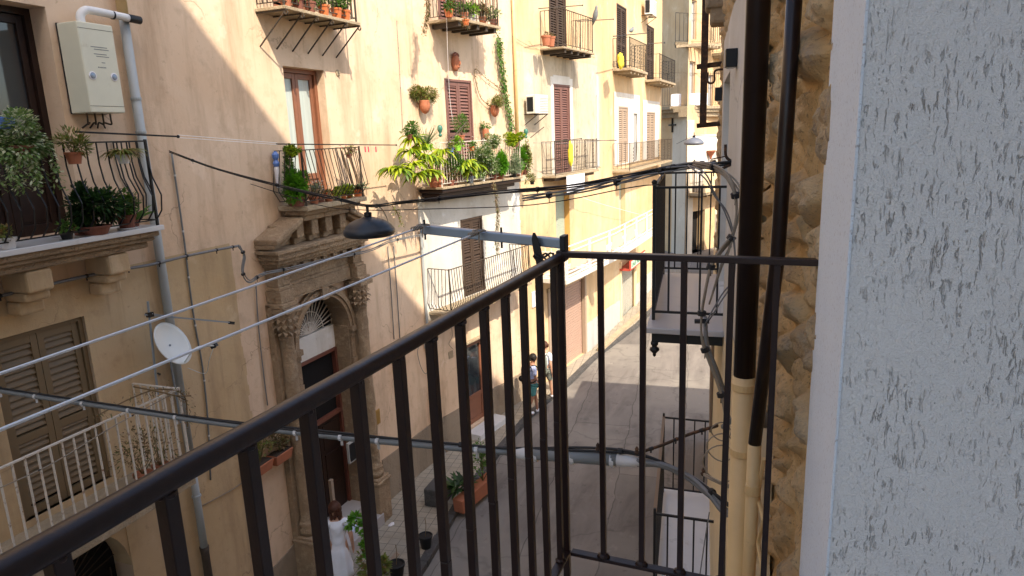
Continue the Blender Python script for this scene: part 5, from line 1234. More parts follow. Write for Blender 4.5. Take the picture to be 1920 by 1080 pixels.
# ------------------------------------------------------------------ cables
def cable(label, pts, r=.006, mat='cable', n=8, strands=1, spread=.012, wraps=0, group='cables and wires over the street', sm=True):
    P = smooth_path(pts, n) if sm else [Vector(p) for p in pts]; m = MB()
    for k in range(strands):
        ph = 2 * math.pi * k / max(1, strands)
        m.tube([p + Vector((0, spread * math.cos(ph + i * .23 + math.sin(i * .3)), spread * math.sin(ph + i * .21))) * (1 if strands > 1 else 0) for i, p in enumerate(P)], r, 5)
    t = thing('cable', label, 'cable', P[0], group); m.build('strands' if strands > 1 else 'wire', mat, t, smooth=True)
    if wraps:
        w_ = MB()
        for k in range(wraps):
            i = int((k + .5) / wraps * (len(P) - 1)); a, b = P[i], P[min(i + 1, len(P) - 1)]; e = (b - a).normalized() * .012; rr = (spread if strands > 1 else 0) + r * 1.25
            w_.tube([a - e, a + e], rr, 8); w_.tube([a, a + Vector((0, 0, -rr * 2.2))], r * .5, 4)
        w_.build('tie', 'tape' if mat == 'conduit' else 'cable', t)
    return t
bundle = [LA, on_cable(410, 318), on_cable(540, 352), on_cable(640, 375), on_cable(697, 386), on_cable(760, 379), on_cable(900, 364), on_cable(1060, 350), on_cable(1180, 330), on_cable(1250, 315), on_cable(1320, 309), on_cable(1372, 306)]
cable('twisted black cable bundle that carries the domed lamp across the street', bundle, .0065, 'cable', 6, 3, .011, 9)
cable('slack wire under the lamp cable bundle', [on_cable(470, 345), on_cable(600, 385), on_cable(690, 394), on_cable(800, 392), on_cable(1000, 384), on_cable(1180, 352), on_cable(1236, 346)], .004, 'cable', 6)
cable('fanned group of grey cables dropping towards the bracket on the white wall', [on_cable(980, 372), on_cable(1080, 358), on_cable(1170, 338), on_cable(1240, 320), on_cable(1300, 310), on_cable(1345, 311)], .006, 'cable_grey', 6, 4, .018, 4)
cable('thin wire from the lamp down to the portal corner', [on_cable(697, 386) , on_cable(722, 410) + Vector((0, 0, .05)), L.W(735, 440, .1)], .004)
# bracket on the white wall and drop loops
m = MB(); c = Vector((-.07, 4.33, 7.50)); m.tube(smooth_path([R.P(R.y2s(4.33), .07, 7.46), c + Vector((-.02, 0, -.01)), c + Vector((-.055, 0, .03)), c + Vector((-.06, 0, .10))], 5), .009, 6); m.tube([c + Vector((-.06, 0, .03)), c + Vector((-.14, 0, .015))], .004, 5)
tag(m.build('cable_hook', 'rust', origin=c), 'rusty hook on the white wall where the cables end', 'hook')
yb = 3.4
for k, (pts, r_, mt, lab) in enumerate((
    ([(1300, 308), (1345, 316), (1372, 345), (1381, 390), (1374, 440), (1352, 470), (1333, 500), (1320, 560), (1315, 600), (1317, 640), (1335, 690), (1352, 740), (1364, 800)], .0055, 'cable_tan', 'main bundle of faded cables sweeping down past the neighbour balcony'),
    ([(1290, 310), (1322, 330), (1340, 365), (1362, 400), (1376, 450), (1376, 520), (1352, 560), (1322, 610)], .004, 'cable_grey', 'single grey cable looping out from the bracket'),
    ([(1345, 312), (1384, 350), (1386, 400), (1366, 470), (1352, 500), (1330, 570)], .0045, 'cable_tan', 'outermost faded cable hugging the thick downpipe'),
    ([(1322, 600), (1326, 650), (1345, 705), (1360, 760), (1362, 860), (1358, 960), (1356, 1080), (1354, 1400)], .011, 'cable_grey', 'grey tangle of cable running down to the lower balcony'))):
    P = [at_y(a, b, yb + (.9 * max(0, 320 - b) / 20 if b < 320 else 0) + .25 * (k == 3)) for a, b in pts]
    cable(lab, P, r_, mt, 6, 6 if k == 0 else (5 if k == 3 else 2), .014 if k != 3 else .020, 7 if k == 0 else 0, 'cables dropping down our side')
m = MB(); c = at_y(1316, 603, 3.4); m.tube([c - Vector((.035, 0, 0)), c + Vector((.035, 0, .003))], .012, 6); tag(m.build('cable_clip', 'cable', origin=c), 'black clip strapping the faded cables under the neighbour balcony', 'clip')
# wires along the far facade
def onL(pts, d=.05): return [L.W(a, b, d) for a, b in pts]
cable('grey conduit running along the tan wall to the corner clip', onL([(-40, 563), (0, 555), (120, 527), (200, 510), (280, 497), (350, 480), (420, 466), (448, 461)], .14), .019, 'cable_grey', 4, 1, 0, 9, 'wires along the far walls')
cable('bunch of wires looping down beside the portal cornice', onL([(448, 461), (458, 480), (455, 510), (468, 528), (490, 515), (520, 508), (600, 490), (690, 470), (735, 452), (800, 438)], .35), .009, 'cable_grey', 6, 3, .02, 6, 'wires along the far walls')
cable('upright wire from the cable corner down the peach wall', onL([(322, 288), (334, 370), (346, 455), (356, 540), (366, 610), (380, 690), (390, 790), (395, 900)], .03), .013, 'conduit', 4, 1, 0, 6, 'wires along the far walls')
cable('thin upright wire left of the portal', onL([(480, 530), (484, 600), (492, 680), (502, 760)], .03), .010, 'cable_grey', 4, 1, 0, 0, 'wires along the far walls')
for k, x in enumerate((727, 738)): cable(['left', 'right'][k] + ' one of two close wires beside the portal', onL([(x, 462), (x + 6, 540), (x + 12, 636)], .03), .011, 'cable_grey', 4, 1, 0, 0, 'wires along the far walls')
cable('dotted thin wire down the wall left of the fern pot', onL([(744, 40), (750, 140), (755, 240)], .02), .004, 'cable_grey', 4, 1, 0, 5, 'wires along the far walls')
cable('wire hanging off the upper balcony past the mask', [L.W(836, -10, .6), L.W(839, 90, .4), L.W(843, 180, .15), L.W(850, 235, .1)], .006, 'signwhite', 4, 1, 0, 0, 'wires along the far walls')
cable('sagging wire on the cracked house wall', onL([(961, 68), (990, 85), (1012, 88)], .05), .006, 'cable_tan', 4, 1, 0, 0, 'wires along the far walls')
cable('long thin wire crossing the yellow house', onL([(1072, 362), (1120, 380), (1200, 402), (1222, 405)], .3), .006, 'line', 4, 1, 0, 0, 'wires along the far walls')
cable('drying wire stretched in front of the cracked house', [L.W(1000, 268, .5), L.W(1076, 268, .8), L.W(1150, 262, .8)], .006, 'cable_grey', 4, 1, 0, 0, 'wires along the far walls')
# heavy bundle from lower left to lower right
A0 = at_y(-60, 722, 4.1); A1 = at_y(0, 733, 4.05); A9 = at_y(1390, 968, 3.2)
def hv(px, py, t): return at_y(px, py, 4.05 + (3.45 - 4.05) * t)
Pm = [A0, A1, hv(200, 763, .15), hv(420, 795, .33), hv(640, 820, .5), hv(800, 835, .62), hv(960, 848, .72)]
cable('long grey sheathed cable crossing the whole view low down', Pm, .021, 'conduit', 5, 1, 0, 14, 'cables and wires over the street')
cable('black wire riding on the long grey cable', [p + Vector((0, 0, .026)) for p in Pm] + [hv(1100, 842, .82), hv(1200, 852, .88), hv(1290, 890, .93), at_y(1345, 930, 3.3), at_y(1385, 962, 3.15)], .008, 'cable', 5, 2, .008, 5, 'cables and wires over the street')
t = thing('cable', 'fat grey joint sleeve with whitened end in the middle of the long cable', 'cable sleeve', hv(1080, 855, .8), 'cables and wires over the street')
m = MB(); m.tube([hv(955, 847, .72), hv(985, 850, .74)], [.022, .034], 14); m.tube([hv(985, 850, .74), hv(1158, 862, .855)], .036, 14); m.build('sleeve', 'conduit', t, smooth=True)
m = MB(); m.tube([hv(958, 848, .72), hv(985, 850.5, .74), hv(1000, 851, .748)], [.026, .0385, .0385], 14); m.tube([hv(1158, 862, .855), hv(1185, 865, .87), hv(1205, 868, .885)], [.037, .033, .016], 14); m.build('tape', 'tape', t, smooth=True)
for px in (1005, 1074, 1148):
    tt = (px - 960) / 245 * .165 + .72; c = hv(px, 852 + (px - 985) * .065, tt); m = MB(); m.tube([c - Vector((.012, 0, 0)), c + Vector((.012, 0, 0))], .040, 14); m.build('tie', 'tape', t)
for (a, b) in (((1121, 838), .83), ((1194, 845), .88), ((1278, 868), .93), ((1319, 885), .96)):
    c = hv(a[0], a[1], b); m = MB(); m.lathe(c - Vector((0, 0, .02)), [(.012, 0), (.016, .012), (.008, .02), (.012, .03), (.004, .045)], 8); m.build('clip', 'rust', t)
cable('white ended cable continuing from the sleeve to the pipes', [hv(1195, 866, .88), hv(1240, 872, .9), hv(1290, 893, .93), at_y(1330, 925, 3.35), at_y(1360, 958, 3.25), at_y(1390, 970, 3.15)], .013, 'cable_grey', 5, 3, .014, 0, 'cables dropping down our side')
cable('brown stay wire climbing from the sleeve to the pipes', [hv(1195, 850, .88), at_y(1245, 833, 3.6), at_y(1290, 815, 3.5), at_y(1345, 798, 3.35)], .009, 'rust', 4, 1, 0, 3, 'cables dropping down our side')
cable('rusty wire tied round the thick downpipe', [at_y(1320, 890, 3.4), at_y(1350, 905, 3.2), at_y(1380, 915, 2.98), at_y(1393, 912, 2.97)], .006, 'cable_tan', 5, 2, .008, 0, 'cables dropping down our side')
cable('verdigris cable tied round the cream pipe', [at_y(1355, 800, 3.2), at_y(1372, 788, 2.97), at_y(1392, 783, 2.96), at_y(1412, 787, 2.98)], .009, 'conduit', 5, 2, .008, 0, 'cables dropping down our side')
random.seed(3)
for k in range(3):
    c = at_y(1352, 820 + 30 * k, 3.35); m = MB(); r0 = .05 + .02 * k; m.tube([c + Vector((r0 * math.cos(a), .02 * math.sin(a * 2), r0 * 1.3 * math.sin(a) + .01 * a)) for a in np.linspace(.5, 7.2, 26)], .0035, 5)
    tag(m.build('cable', 'cable_tan', origin=c), ['topmost', 'middle', 'lowest'][k] + ' loose wire coil beside the cream downpipe', 'cable', 'loose wire coils')
cable('thin rope hanging over the lower neighbour balcony', [at_y(1330, 960, 5.0), at_y(1322, 1010, 5.0), at_y(1312, 1080, 5.0), at_y(1305, 1140, 5)], .005, 'cable_grey', 4)


# ------------------------------------------------------------------ plants and small things on the far balconies
random.seed(11)
zA = 6.80
def hang(W, px, py, d, label, kind='bush', pr=.08, ph=.13, **k): return potted(W, px, py, d, None, label, pr, ph, kind=kind, **k)
t = hang(L, 45, 300, .66, 'big variegated trailing plant in a basket at the top left balcony', pr=.12, ph=.14, pm='terra_dark', leaf='vari', size=(.25, .27, .22), n=1500, Lf=.05, w=.028, lift=-.10, droop=.8)
m = MB(); c = L.W(45, 300, .66)
for k in range(60):
    p = c + Vector((random.uniform(-.16, .2), random.uniform(-.26, .30), random.uniform(-.05, .1))); q = p - Vector((0, 0, random.uniform(.15, .33)))
    for i in range(9): x = p.lerp(q, i / 8) + Vector((random.uniform(-.015, .015), random.uniform(-.015, .015), 0)); m.leaf(x, (random.uniform(-1, 1), random.uniform(-1, 1), random.uniform(-.6, .3)), .05, .028, .6)
m.build('trailing_leaves', 'vari', t)
hang(L, 141, 308, .62, 'terracotta pot of feathery green succulents hooked on the black rail', pr=.085, ph=.125, leaf='olive', size=(.14, .16, .13), n=420, Lf=.055, w=.014, droop=.1)
hang(L, 233, 307, .62, 'spider plant in a grey white pot hooked at the rail corner', pr=.075, ph=.10, pm='pot_white', leaf='olive', kind='strap', n=70, Lf=.24, w=.014, droop=1.0)
potted(L, 180, 430, .48, zA, 'large dark green leafy plant in a wide terracotta bowl', .16, .10, 'terra_dark', 'dark', (.20, .24, .25), 900, .075, .035, lift=.02)
potted(L, 152, 430, .30, zA, 'upright dark green plant behind the terracotta bowl', .10, .14, 'terra_dark', 'dark', (.12, .13, .24), 420, .07, .03)
potted(L, 238, 418, .46, zA, 'red brown pot with mixed green plants at the balcony end', .11, .17, 'terra_dark', 'green', (.13, .14, .14), 220, .07, .04, saucer='pot_white')
potted(L, 252, 415, .40, zA, 'aloe with upright blades beside the red brown pot', .06, .09, 'terra_dark', 'green', kind='strap', n=16, Lf=.30, w=.035, droop=.25)
potted(L, 124, 436, .48, zA, 'small black square planter with low green leaves', .07, .08, 'pot_black', 'green', (.08, .08, .05), 90, .05, .03)
potted(L, 14, 448, .48, zA, 'small pale pot at the left end of the marble sill', .08, .11, 'pot_white', 'olive', (.08, .09, .06), 110, .05, .02)
c = L.W(5, 232, .55); m = MB(); m.box(c.x - .1, c.x + .1, c.y - .12, c.y + .06, c.z - .05, c.z + .06); tag(m.build('plastic_box', 'blue_pl', origin=c, bevel=.01), 'pale blue box edge above the variegated plant', 'box')
# drying rods and line
def rod(label, a, b, r=.010, mat='black_iron', peg=()):
    t = thing('drying_rod', label, 'rod', a, 'drying rods'); m = MB(); m.tube([a, b], r, 6); m.build('rod', mat, t); m = MB(); m.blob(b, r * 2, r * 2, r * 2, 8, 5); m.build('rod_end', mat, t); return t
rod('black drying rod sticking out from the upper left balcony', L.W(140, 247, .6), L.W(334, 256, .75))
rod('black drying rod over the stone balcony with pink pegs', L.W(518, 270, .6), L.W(743, 272, .6), .009)
for k in range(2):
    m = MB(); a, b = L.W(334, 253 + 5 * k, .75), L.W(520, 268 + 3 * k, .6); m.tube([a, b], .004, 5); tag(m.build('clothes_line', 'line', origin=a), ['upper', 'lower'][k] + ' of two thin white lines between the drying rods', 'clothes line', 'thin lines between the rods')
for k, px in enumerate((685, 691, 705)):
    c = L.W(px, 279, .6); m = MB(); m.beam(c + Vector((0, -.004, -.06)), c + Vector((0, -.004, .04)), .022, .012); m.beam(c + Vector((.0, .011, -.06)), c + Vector((0, .003, .04)), .012, .01); tag(m.build('clothes_peg', 'pink', origin=c), ['leftmost', 'middle', 'rightmost'][k] + ' of the three pink clothes pegs', 'peg', 'pink pegs on the drying rod')
rod('drying rod at the right of the cracked house top balcony', L.W(1082, 40, .7), L.W(1150, 36, .8), .012, 'grey_iron'); rod('drying rod over the top shutters of the cracked house', L.W(1010, 16, .7), L.W(1092, 10, .7), .012, 'grey_iron')
rod('short drying rod on the lower balcony of the cracked house', L.W(1040, 265, .7), L.W(1090, 260, .7), .012, 'grey_iron'); rod('long drying rod reaching right from the lower balcony', L.W(1100, 264, .7), L.W(1155, 263, .7), .012, 'grey_iron')
rod('drying rod of the yellow cloth balcony', L.W(1150, 68, .8), L.W(1214, 62, .8), .016, 'black_iron'); rod('drying rod near the furthest black balcony', L.W(1214, 82, .8), L.W(1246, 80, .8), .016, 'black_iron')
# stone balcony above portal
zB1 = 6.72
potted(L, 560, 386, .40, zB1, 'rounded bright green bush at the left of the stone balcony', .13, .16, 'terra_dark', 'bright', (.17, .19, .22), 1700, .07, .022)
potted(L, 548, 380, .22, zB1, 'thin dark pointed conifer behind the rounded bush', .09, .14, 'terra_dark', 'green', (.10, .11, .34), 1100, .06, .018, kind='cone')
potted(L, 590, 385, .45, zB1, 'terracotta pot low beside the rounded bush', .09, .12, 'terra', 'dry', (.1, .1, .06), 90, .04, .02)
hang(L, 548, 296, .55, 'small lime basket plant hung on the balcony bar', pr=.06, ph=.07, pm='black_iron', leaf='yellow', size=(.10, .12, .06), n=170, Lf=.06, w=.035)
potted(L, 600, 380, .36, zB1, 'white flowering plant in the middle of the stone balcony', .10, .12, 'terra_dark', 'grey', (.16, .18, .12), 320, .05, .02, flowers='white', nf=50)
potted(L, 617, 380, .46, zB1, 'low red edged plant in front of the white flowers', .08, .08, 'terra', 'olive', (.09, .1, .06), 130, .05, .02, flowers='red')
for k, (px, nm) in enumerate(((632, 'left'), (645, 'middle'), (656, 'right'))): potted(L, px, 376, .44, zB1, nm + ' one of three lime succulents in orange pots', .055, .08, 'orange_pl', 'yellow', (.08, .08, .08), 110, .07, .03, droop=.1)
potted(L, 672, 374, .40, zB1, 'blue green agave in an orange terracotta pot at the balcony corner', .10, .13, 'orange_pl', 'grey', kind='strap', n=34, Lf=.22, w=.035, droop=.35)
hang(L, 655, 296, .5, 'reddish flowering plant hung near the wooden stick', pr=.05, ph=.06, pm='terra_dark', leaf='olive', size=(.10, .12, .08), n=130, Lf=.04, w=.02, flowers='pink', nf=16)
c = L.W(523, 352, .08); t = thing('ornament', 'tall blue and white painted ceramic ornament at the left end of the stone balcony', 'ornament', c)
m = MB(); m.lathe(c, [(.03, 0), (.04, .1), (.045, .3), (.035, .33)], 12); m.build('lower_figure', 'signwhite', t)
m = MB(); m.lathe(c + Vector((0, 0, .335)), [(.04, 0), (.055, .05), (.03, .1), (.05, .14), (.055, .19), (.02, .24)], 12); m.build('upper_figure', 'blue_pl', t)
m = MB(); m.beam(L.W(652, 285, .1), L.W(684, 372, .3), .05, .02); m.beam(L.W(640, 282, .1), L.W(668, 368, .2), .03, .02); tag(m.build('wooden_post', 'sh_brown', origin=L.W(668, 370, .2)), 'bent brown planks leaning inside the stone balcony', 'plank')
# flower balcony
zM = 6.66
t = thing('potted_plant', 'huge yellow green leafy plant spilling over the left end of the flower balcony', 'potted plant', L.W(800, 352, .5), PG); c = L.W(815, 352, .45); pot(t, Vector((c.x, c.y, zM)), .14, .24, 'terra')
rosette(t, Vector((c.x, c.y, zM + .22)), [L.W(a, b, d) for a, b, d in ((752, 322, .75), (775, 310, .8), (800, 295, .85), (770, 285, .6), (790, 275, .6), (815, 300, .8), (738, 318, .6), (828, 285, .6), (782, 330, .8), (808, 325, .85), (775, 262, .5))], 'yellow', 34, .40, .06, 'dry', 1.0)
t = thing('potted_plant', 'yellow green drooping plant in a grey bucket mid flower balcony', 'potted plant', L.W(878, 348, .6), PG); c = L.W(882, 350, .6); pot(t, Vector((c.x, c.y, zM)), .10, .16, 'galv')
rosette(t, Vector((c.x, c.y, zM + .15)), [L.W(a, b, .7) for a, b in ((876, 305), (890, 312), (868, 315), (880, 322))], 'yellow', 34, .36, .055, 'dry', 1.1)
potted(L, 826, 350, .58, zM, 'tall terracotta pot on the flower balcony floor', .09, .30, 'terra', 'dry', (.1, .12, .1), 150, .05, .02)
potted(L, 846, 350, .60, zM, 'brown drying plant beside the shutters', .09, .12, 'terra_dark', 'dry', (.15, .18, .20), 380, .05, .025)
potted(L, 905, 346, .6, zM, 'white pot with small olive leaves', .08, .12, 'pot_white', 'olive', (.12, .13, .10), 200, .05, .025)
hang(L, 800, 282, .72, 'lime green trough with spiky long leaves on the rail', pr=.14, ph=.12, pm='pot_green', leaf='grey', kind='strap', n=46, Lf=.48, w=.012, droop=.12)
hang(L, 772, 262, .55, 'dark green bush behind the lime trough', pr=.10, ph=.1, pm='terra_dark', leaf='green', size=(.18, .2, .14), n=420, Lf=.05, w=.03)
hang(L, 846, 285, .72, 'bright blue pot on the flower balcony rail', pr=.07, ph=.1, pm='blue_pl', leaf='olive', size=(.08, .1, .06), n=80, Lf=.05, w=.03)
hang(L, 859, 283, .72, 'lime green pot on the flower balcony rail', pr=.08, ph=.11, pm='pot_green', leaf='lime', size=(.10, .12, .10), n=160, Lf=.06, w=.03)
hang(L, 885, 283, .72, 'orange pot on the flower balcony rail', pr=.065, ph=.1, pm='orange_pl', leaf='green', size=(.08, .1, .06), n=90, Lf=.05, w=.03)
hang(L, 866, 262, .45, 'feathery dark green tree top in front of the red brown shutters', pr=.08, ph=.1, pm='terra', leaf='green', size=(.17, .2, .26), n=900, Lf=.06, w=.010, lift=.06)
potted(L, 908, 330, .62, None, 'tall bush covered with small white flowers', .10, .14, 'terra_dark', 'vari', (.28, .40, .40), 3400, .055, .03, flowers='white', nf=110)
potted(L, 938, 340, .64, zM, 'bright green cypress like bush on the flower balcony', .10, .12, 'terra', 'bright', (.18, .24, .34), 2600, .08, .022)
potted(L, 962, 342, .62, zM, 'silvery lavender bush beside the bright green one', .12, .12, 'pot_black', 'grey', (.22, .26, .22), 1300, .07, .016)
potted(L, 975, 335, .5, zM, 'bright green bush at the right of the lavender', .10, .14, 'terra', 'bright', (.22, .30, .30), 2200, .06, .022)
hang(L, 965, 276, .66, 'trough of round lime leaves at the rail corner', pr=.10, ph=.10, pm='terra_dark', leaf='yellow', size=(.20, .44, .16), n=1300, Lf=.055, w=.04)
hang(L, 925, 280, .7, 'small pot with mixed leaves on the rail', pr=.07, ph=.09, pm='terra', leaf='vari', size=(.18, .26, .15), n=620, Lf=.05, w=.03)
potted(L, 998, 346, .5, None, 'small black pot of succulents hooked beyond the flower balcony', .07, .10, 'pot_black', 'olive', (.12, .14, .09), 160, .06, .02, droop=.1)
for (px, py, rr, lab, lf, sz, n) in ((797, 205, .12, 'big fern in a terracotta wall pot left of the shutters', 'olive', (.30, .36, .20), 2400), (928, 212, .11, 'terracotta wall pot with leafy plant right of the shutters', 'olive', (.20, .25, .15), 900), (911, 256, .085, 'smaller terracotta wall pot with trailing plant', 'green', (.14, .16, .09), 240)):
    s, z = L.hit(px, py, .14); c = L.P(s, .14, z); t = thing('wall_pot', lab, 'wall pot', c, 'wall pots round the shutters')
    m = MB(); m.lathe(c, [(.01, -.10), (rr * .6, -.06), (rr * .95, .02), (rr, .10), (rr * .9, .16), (rr * .95, .19), (rr * .8, .19)], 18); m.build('pot', 'terra', t, smooth=True)
    m = MB(); bush(m, c + Vector((0, 0, .22 + sz[2] * .5)), *sz, n, .09 if lf == 'olive' else .05, .016 if lf == 'olive' else .03, droop=.9); m.build('leaves', lf, t)
potted(L, 852, 335, .5, zM, 'broad leafy green plant behind the lime green pot', .10, .14, 'terra_dark', 'green', (.22, .30, .28), 900, .08, .04)
potted(L, 925, 345, .6, zM, 'mottled low bush between the white flowers and the bright green bush', .10, .12, 'terra_dark', 'vari', (.20, .30, .20), 900, .06, .035)
potted(L, 985, 338, .45, zM, 'climbing olive bush at the far right of the flower balcony', .10, .14, 'terra_dark', 'olive', (.20, .26, .36), 1100, .06, .035, flowers='white', nf=40)
# teal glass bottles / cans on the rail posts
for (px, py, lab) in ((825, 245, 'teal vase on the left post of the flower balcony'), (986, 250, 'teal vase on the right post of the flower balcony')):
    c = L.W(px, py, .66); m = MB(); m.lathe(c - Vector((0, 0, .08)), [(.02, -.05), (.04, -.02), (.04, 0), (.02, .02), (.035, .05), (.06, .11), (.05, .17), (.02, .2)], 16); tag(m.build('vase', 'teal', origin=c, smooth=True), lab, 'vase', 'teal vases')
m = MB(); m.tube([L.W(838, 270, .75), L.W(874, 230, .8)], .014, 6); tag(m.build('iron_arm', 'grey_iron', origin=L.W(838, 270, .75)), 'slanting iron arm left over the flower balcony', 'rod')
m = MB(); m.tube([L.W(995, 258, .7), L.W(1020, 238, .8)], .012, 6); tag(m.build('iron_arm', 'grey_iron', origin=L.W(995, 258, .7)), 'slanting iron arm at the right end of the flower balcony', 'rod')
# climbing vine
def vine(label, pts, n, Lf, w, leaf, d=.06, spread=.09, W=L):
    P = smooth_path([W.W(a, b, d) for a, b in pts], 10); t = thing('climbing_plant', label, 'climbing plant', P[-1], 'climbing and hanging plants')
    m = MB(); m.tube(P, .008, 5); m.build('stem', G['dry'], t); m = MB()
    for i in range(n):
        p = random.choice(P) + Vector((random.uniform(-.01, .04), random.gauss(0, spread), random.gauss(0, spread))); m.leaf(p, (random.uniform(-.2, 1), random.uniform(-1, 1), random.uniform(-1, .4)), Lf * random.uniform(.6, 1.2), w, .4)
    m.build('leaves', leaf, t); return t
vine('green vine climbing the wall right of the shutters', [(955, 262), (958, 230), (950, 195), (945, 165), (940, 130), (936, 95), (933, 70)], 950, .07, .045, 'green', spread=.11)
vine('bare thin vine branches beside the terracotta wall pot', [(945, 170), (915, 150), (890, 130), (900, 180), (925, 205)], 90, .05, .03, 'dry', spread=.03)
vine('trailing vine at the right end of the flower balcony', [(985, 262), (992, 290), (990, 320), (984, 345)], 220, .06, .04, 'olive', .6, .06)
vine('dry brown plant hanging under the flower balcony', [(925, 345), (930, 380), (932, 410), (929, 440), (931, 470)], 700, .07, .018, 'dry', .70, .07)
vine('dry brown plant hanging from the top edge of the upper balcony', [(797, -20), (800, 20), (793, 60)], 420, .07, .02, 'dry', .6, .055)
vine('tuft of weeds at the portal cornice corner', [(735, 385), (745, 400), (752, 420)], 60, .08, .02, 'olive', .4, .05)
# upper balcony pots
for k, px in enumerate((537, 560, 583, 608, 632, 648)):
    potted(L, px, 20 + 28 * (px - 533) / 144 - 4, .46, 9.74, ['first', 'second', 'third', 'fourth', 'fifth', 'sixth'][k] + ' pot from the left on the strutted upper balcony', .10, .17, ['terra', 'terra_dark', 'terra_dark', 'orange_pl', 'orange_pl', 'orange_pl'][k], 'green', (.11, .11, .14), 170, .09, .02)
zu = 10.22
for k, (px, lf, pm) in enumerate(((842, 'red', 'orange_pl'), (870, 'green', 'terra'), (885, 'lime', 'pot_white'), (905, 'dry', 'terra'), (925, 'vari', 'terra_dark'))):
    potted(L, px, 30, .62, zu, ['red flowering pot first', 'green pot second', 'lime leaved pot third', 'dry brown pot fourth', 'variegated pot fifth'][k] + ' from the left above the mask', .10, .16, pm, 'green' if lf == 'red' else lf, (.14, .15, .14), 240, .07, .03, flowers='red' if k in (0, 3) else None)
potted(L, 874, 48, .95, None, 'hanging terracotta pot with dry tendrils below the upper balcony', .08, .12, 'orange_pl', 'dry', (.08, .12, .10), 90, .06, .015, lift=-.15)
for k, px in enumerate((1024, 1033)): potted(L, px, 84, .5, 10.05, ['left', 'right'][k] + ' of two pinkish pots on the upper balcony of the cracked house', .13, .26, 'terra', 'dry', (.1, .1, .05), 60, .06, .02)
# mask
s, z = L.hit(857, 115, .1); c = L.P(s, .02, z); t = thing('wall_mask', 'dark terracotta face mask hung above the red brown shutters', 'mask', c)
m = MB(); m.blob(c + Vector((.03, 0, -.03)), .10, .12, .19, 16, 12, .1); m.blob(c + Vector((.13, 0, -.04)), .035, .028, .06, 8, 6); m.blob(c + Vector((.11, 0, -.13)), .03, .05, .02, 8, 6)
for q in (-1, 1): m.blob(c + Vector((.11, q * .045, .0)), .02, .028, .016, 8, 6)
m.build('face', 'terra', t, smooth=True)
m = MB()
for k in range(22): a = random.uniform(-1.2, 1.2); m.blob(c + Vector((.05, math.sin(a) * .12, .11 + math.cos(a) * .06)), .04, .04, .04, 7, 5, .2)
m.build('hair', 'terra_dark', t)
# birds
def bird(c, sc, label, head):
    t = thing('bird', label, 'bird', c); hd = Vector(head).normalized(); m = MB()
    rings = [(-.9, .02, -.02), (-.6, .10, -.02), (-.3, .22, .0), (0, .27, .04), (.25, .24, .12), (.42, .14, .26), (.5, .13, .34), (.6, .10, .36), (.68, .03, .34)]
    m.tube([Vector(c) + (hd * a + Vector((0, 0, h + .3))) * sc for a, r_, h in rings], [r_ * sc for a, r_, h in rings], 10); m.build('body', 'conduit', t, smooth=True)
    m = MB(); p = Vector(c) + (hd * .68 + Vector((0, 0, .64))) * sc; m.tube([p, p + hd * .12 * sc], [.025 * sc, .004 * sc], 6); m.build('beak', 'lamp_black', t)
    m = MB()
    for q in (-.06, .06): m.tube([Vector(c) + (hd.cross(Vector((0, 0, 1))) * q + Vector((0, 0, .0))) * sc, Vector(c) + (hd.cross(Vector((0, 0, 1))) * q + Vector((0, 0, .2))) * sc], .015 * sc, 5)
    m.build('leg', 'lamp_black', t)
bird(L.W(1116, 36, .68), .30, 'grey bird perched on the rail corner of the cracked house', (.3, -.2, .9)); bird(L.W(1184, 62, .8), .28, 'dark bird perched on the drying rod above the yellow cloth', (.2, .9, .1))
# cloths and bags
def cloth_blob(c, dims, label, mat, cat='cloth'):
    m = MB(); m.blob(c, *dims, 16, 12, .5); tag(m.build(cat.replace(' ', '_'), mat, origin=c, smooth=True), label, cat)
cloth_blob(L.W(1164, 114, .66), (.08, .42, .26), 'bunched yellow cloth on the black upper balcony', 'yellow_cl'); cloth_blob(L.W(1070, 288, .68), (.07, .09, .36), 'yellow bag hanging on the rail of the cracked house', 'yellow_cl', 'bag')
s0, z1 = L.hit(1062, 330, .5); s1, z0 = L.hit(1096, 357, .5); m = MB()
for k in range(12):
    a, b = s0 + (s1 - s0) * k / 12, s0 + (s1 - s0) * (k + 1) / 12; m.hexa([L.P(a, .5 + .02 * math.sin(k), z0), L.P(a, .51 + .02 * math.sin(k), z0), L.P(b, .51 + .02 * math.sin(k + 1), z0), L.P(b, .5 + .02 * math.sin(k + 1), z0), L.P(a, .5, z1), L.P(a, .51, z1), L.P(b, .51, z1), L.P(b, .5, z1)])
tag(m.build('sheet', 'cloth_w', origin=L.P(s0, .5, z1)), 'white sheet hung under the balcony of the cracked house', 'sheet')
# electric boxes, grilles and wires low on the peach house
def wallbox(px0, py0, px1, py1, dep, mat, name, label, cat, grille=None, W=L):
    a, z1 = W.hit(px0, py0); b, z0 = W.hit(px1, py1); t = thing(name, label, cat, W.P(a, .02, z0)); m = MB(); W.box(m, a, b, .004, dep, z0, z1); m.build('body', mat, t, bevel=.006)
    m = MB(); W.box(m, a + .02, b - .02, dep + .001, dep + .006, z0 + .03, z1 - .03); m.build('cover', grille or mat, t); return t
wallbox(793, 625, 806, 648, .10, 'pipe_grey', 'meter_box', 'pale meter box at the upper part of the lit wall', 'meter box')
wallbox(734, 665, 748, 690, .12, 'signwhite', 'wall_fitting', 'white alarm box right of the portal', 'alarm box')
wallbox(648, 832, 671, 855, .06, 'greydado', 'letterbox', 'grey letterbox right of the dark door', 'letterbox', 'lamp_black')
wallbox(700, 772, 712, 792, .03, 'gold', 'name_plate', 'small brass plate right of the portal', 'plate', 'gold')
wallbox(996, 548, 1012, 570, .04, 'signwhite', 'wall_sign', 'small white sign on the wall by the pink roller door', 'sign')
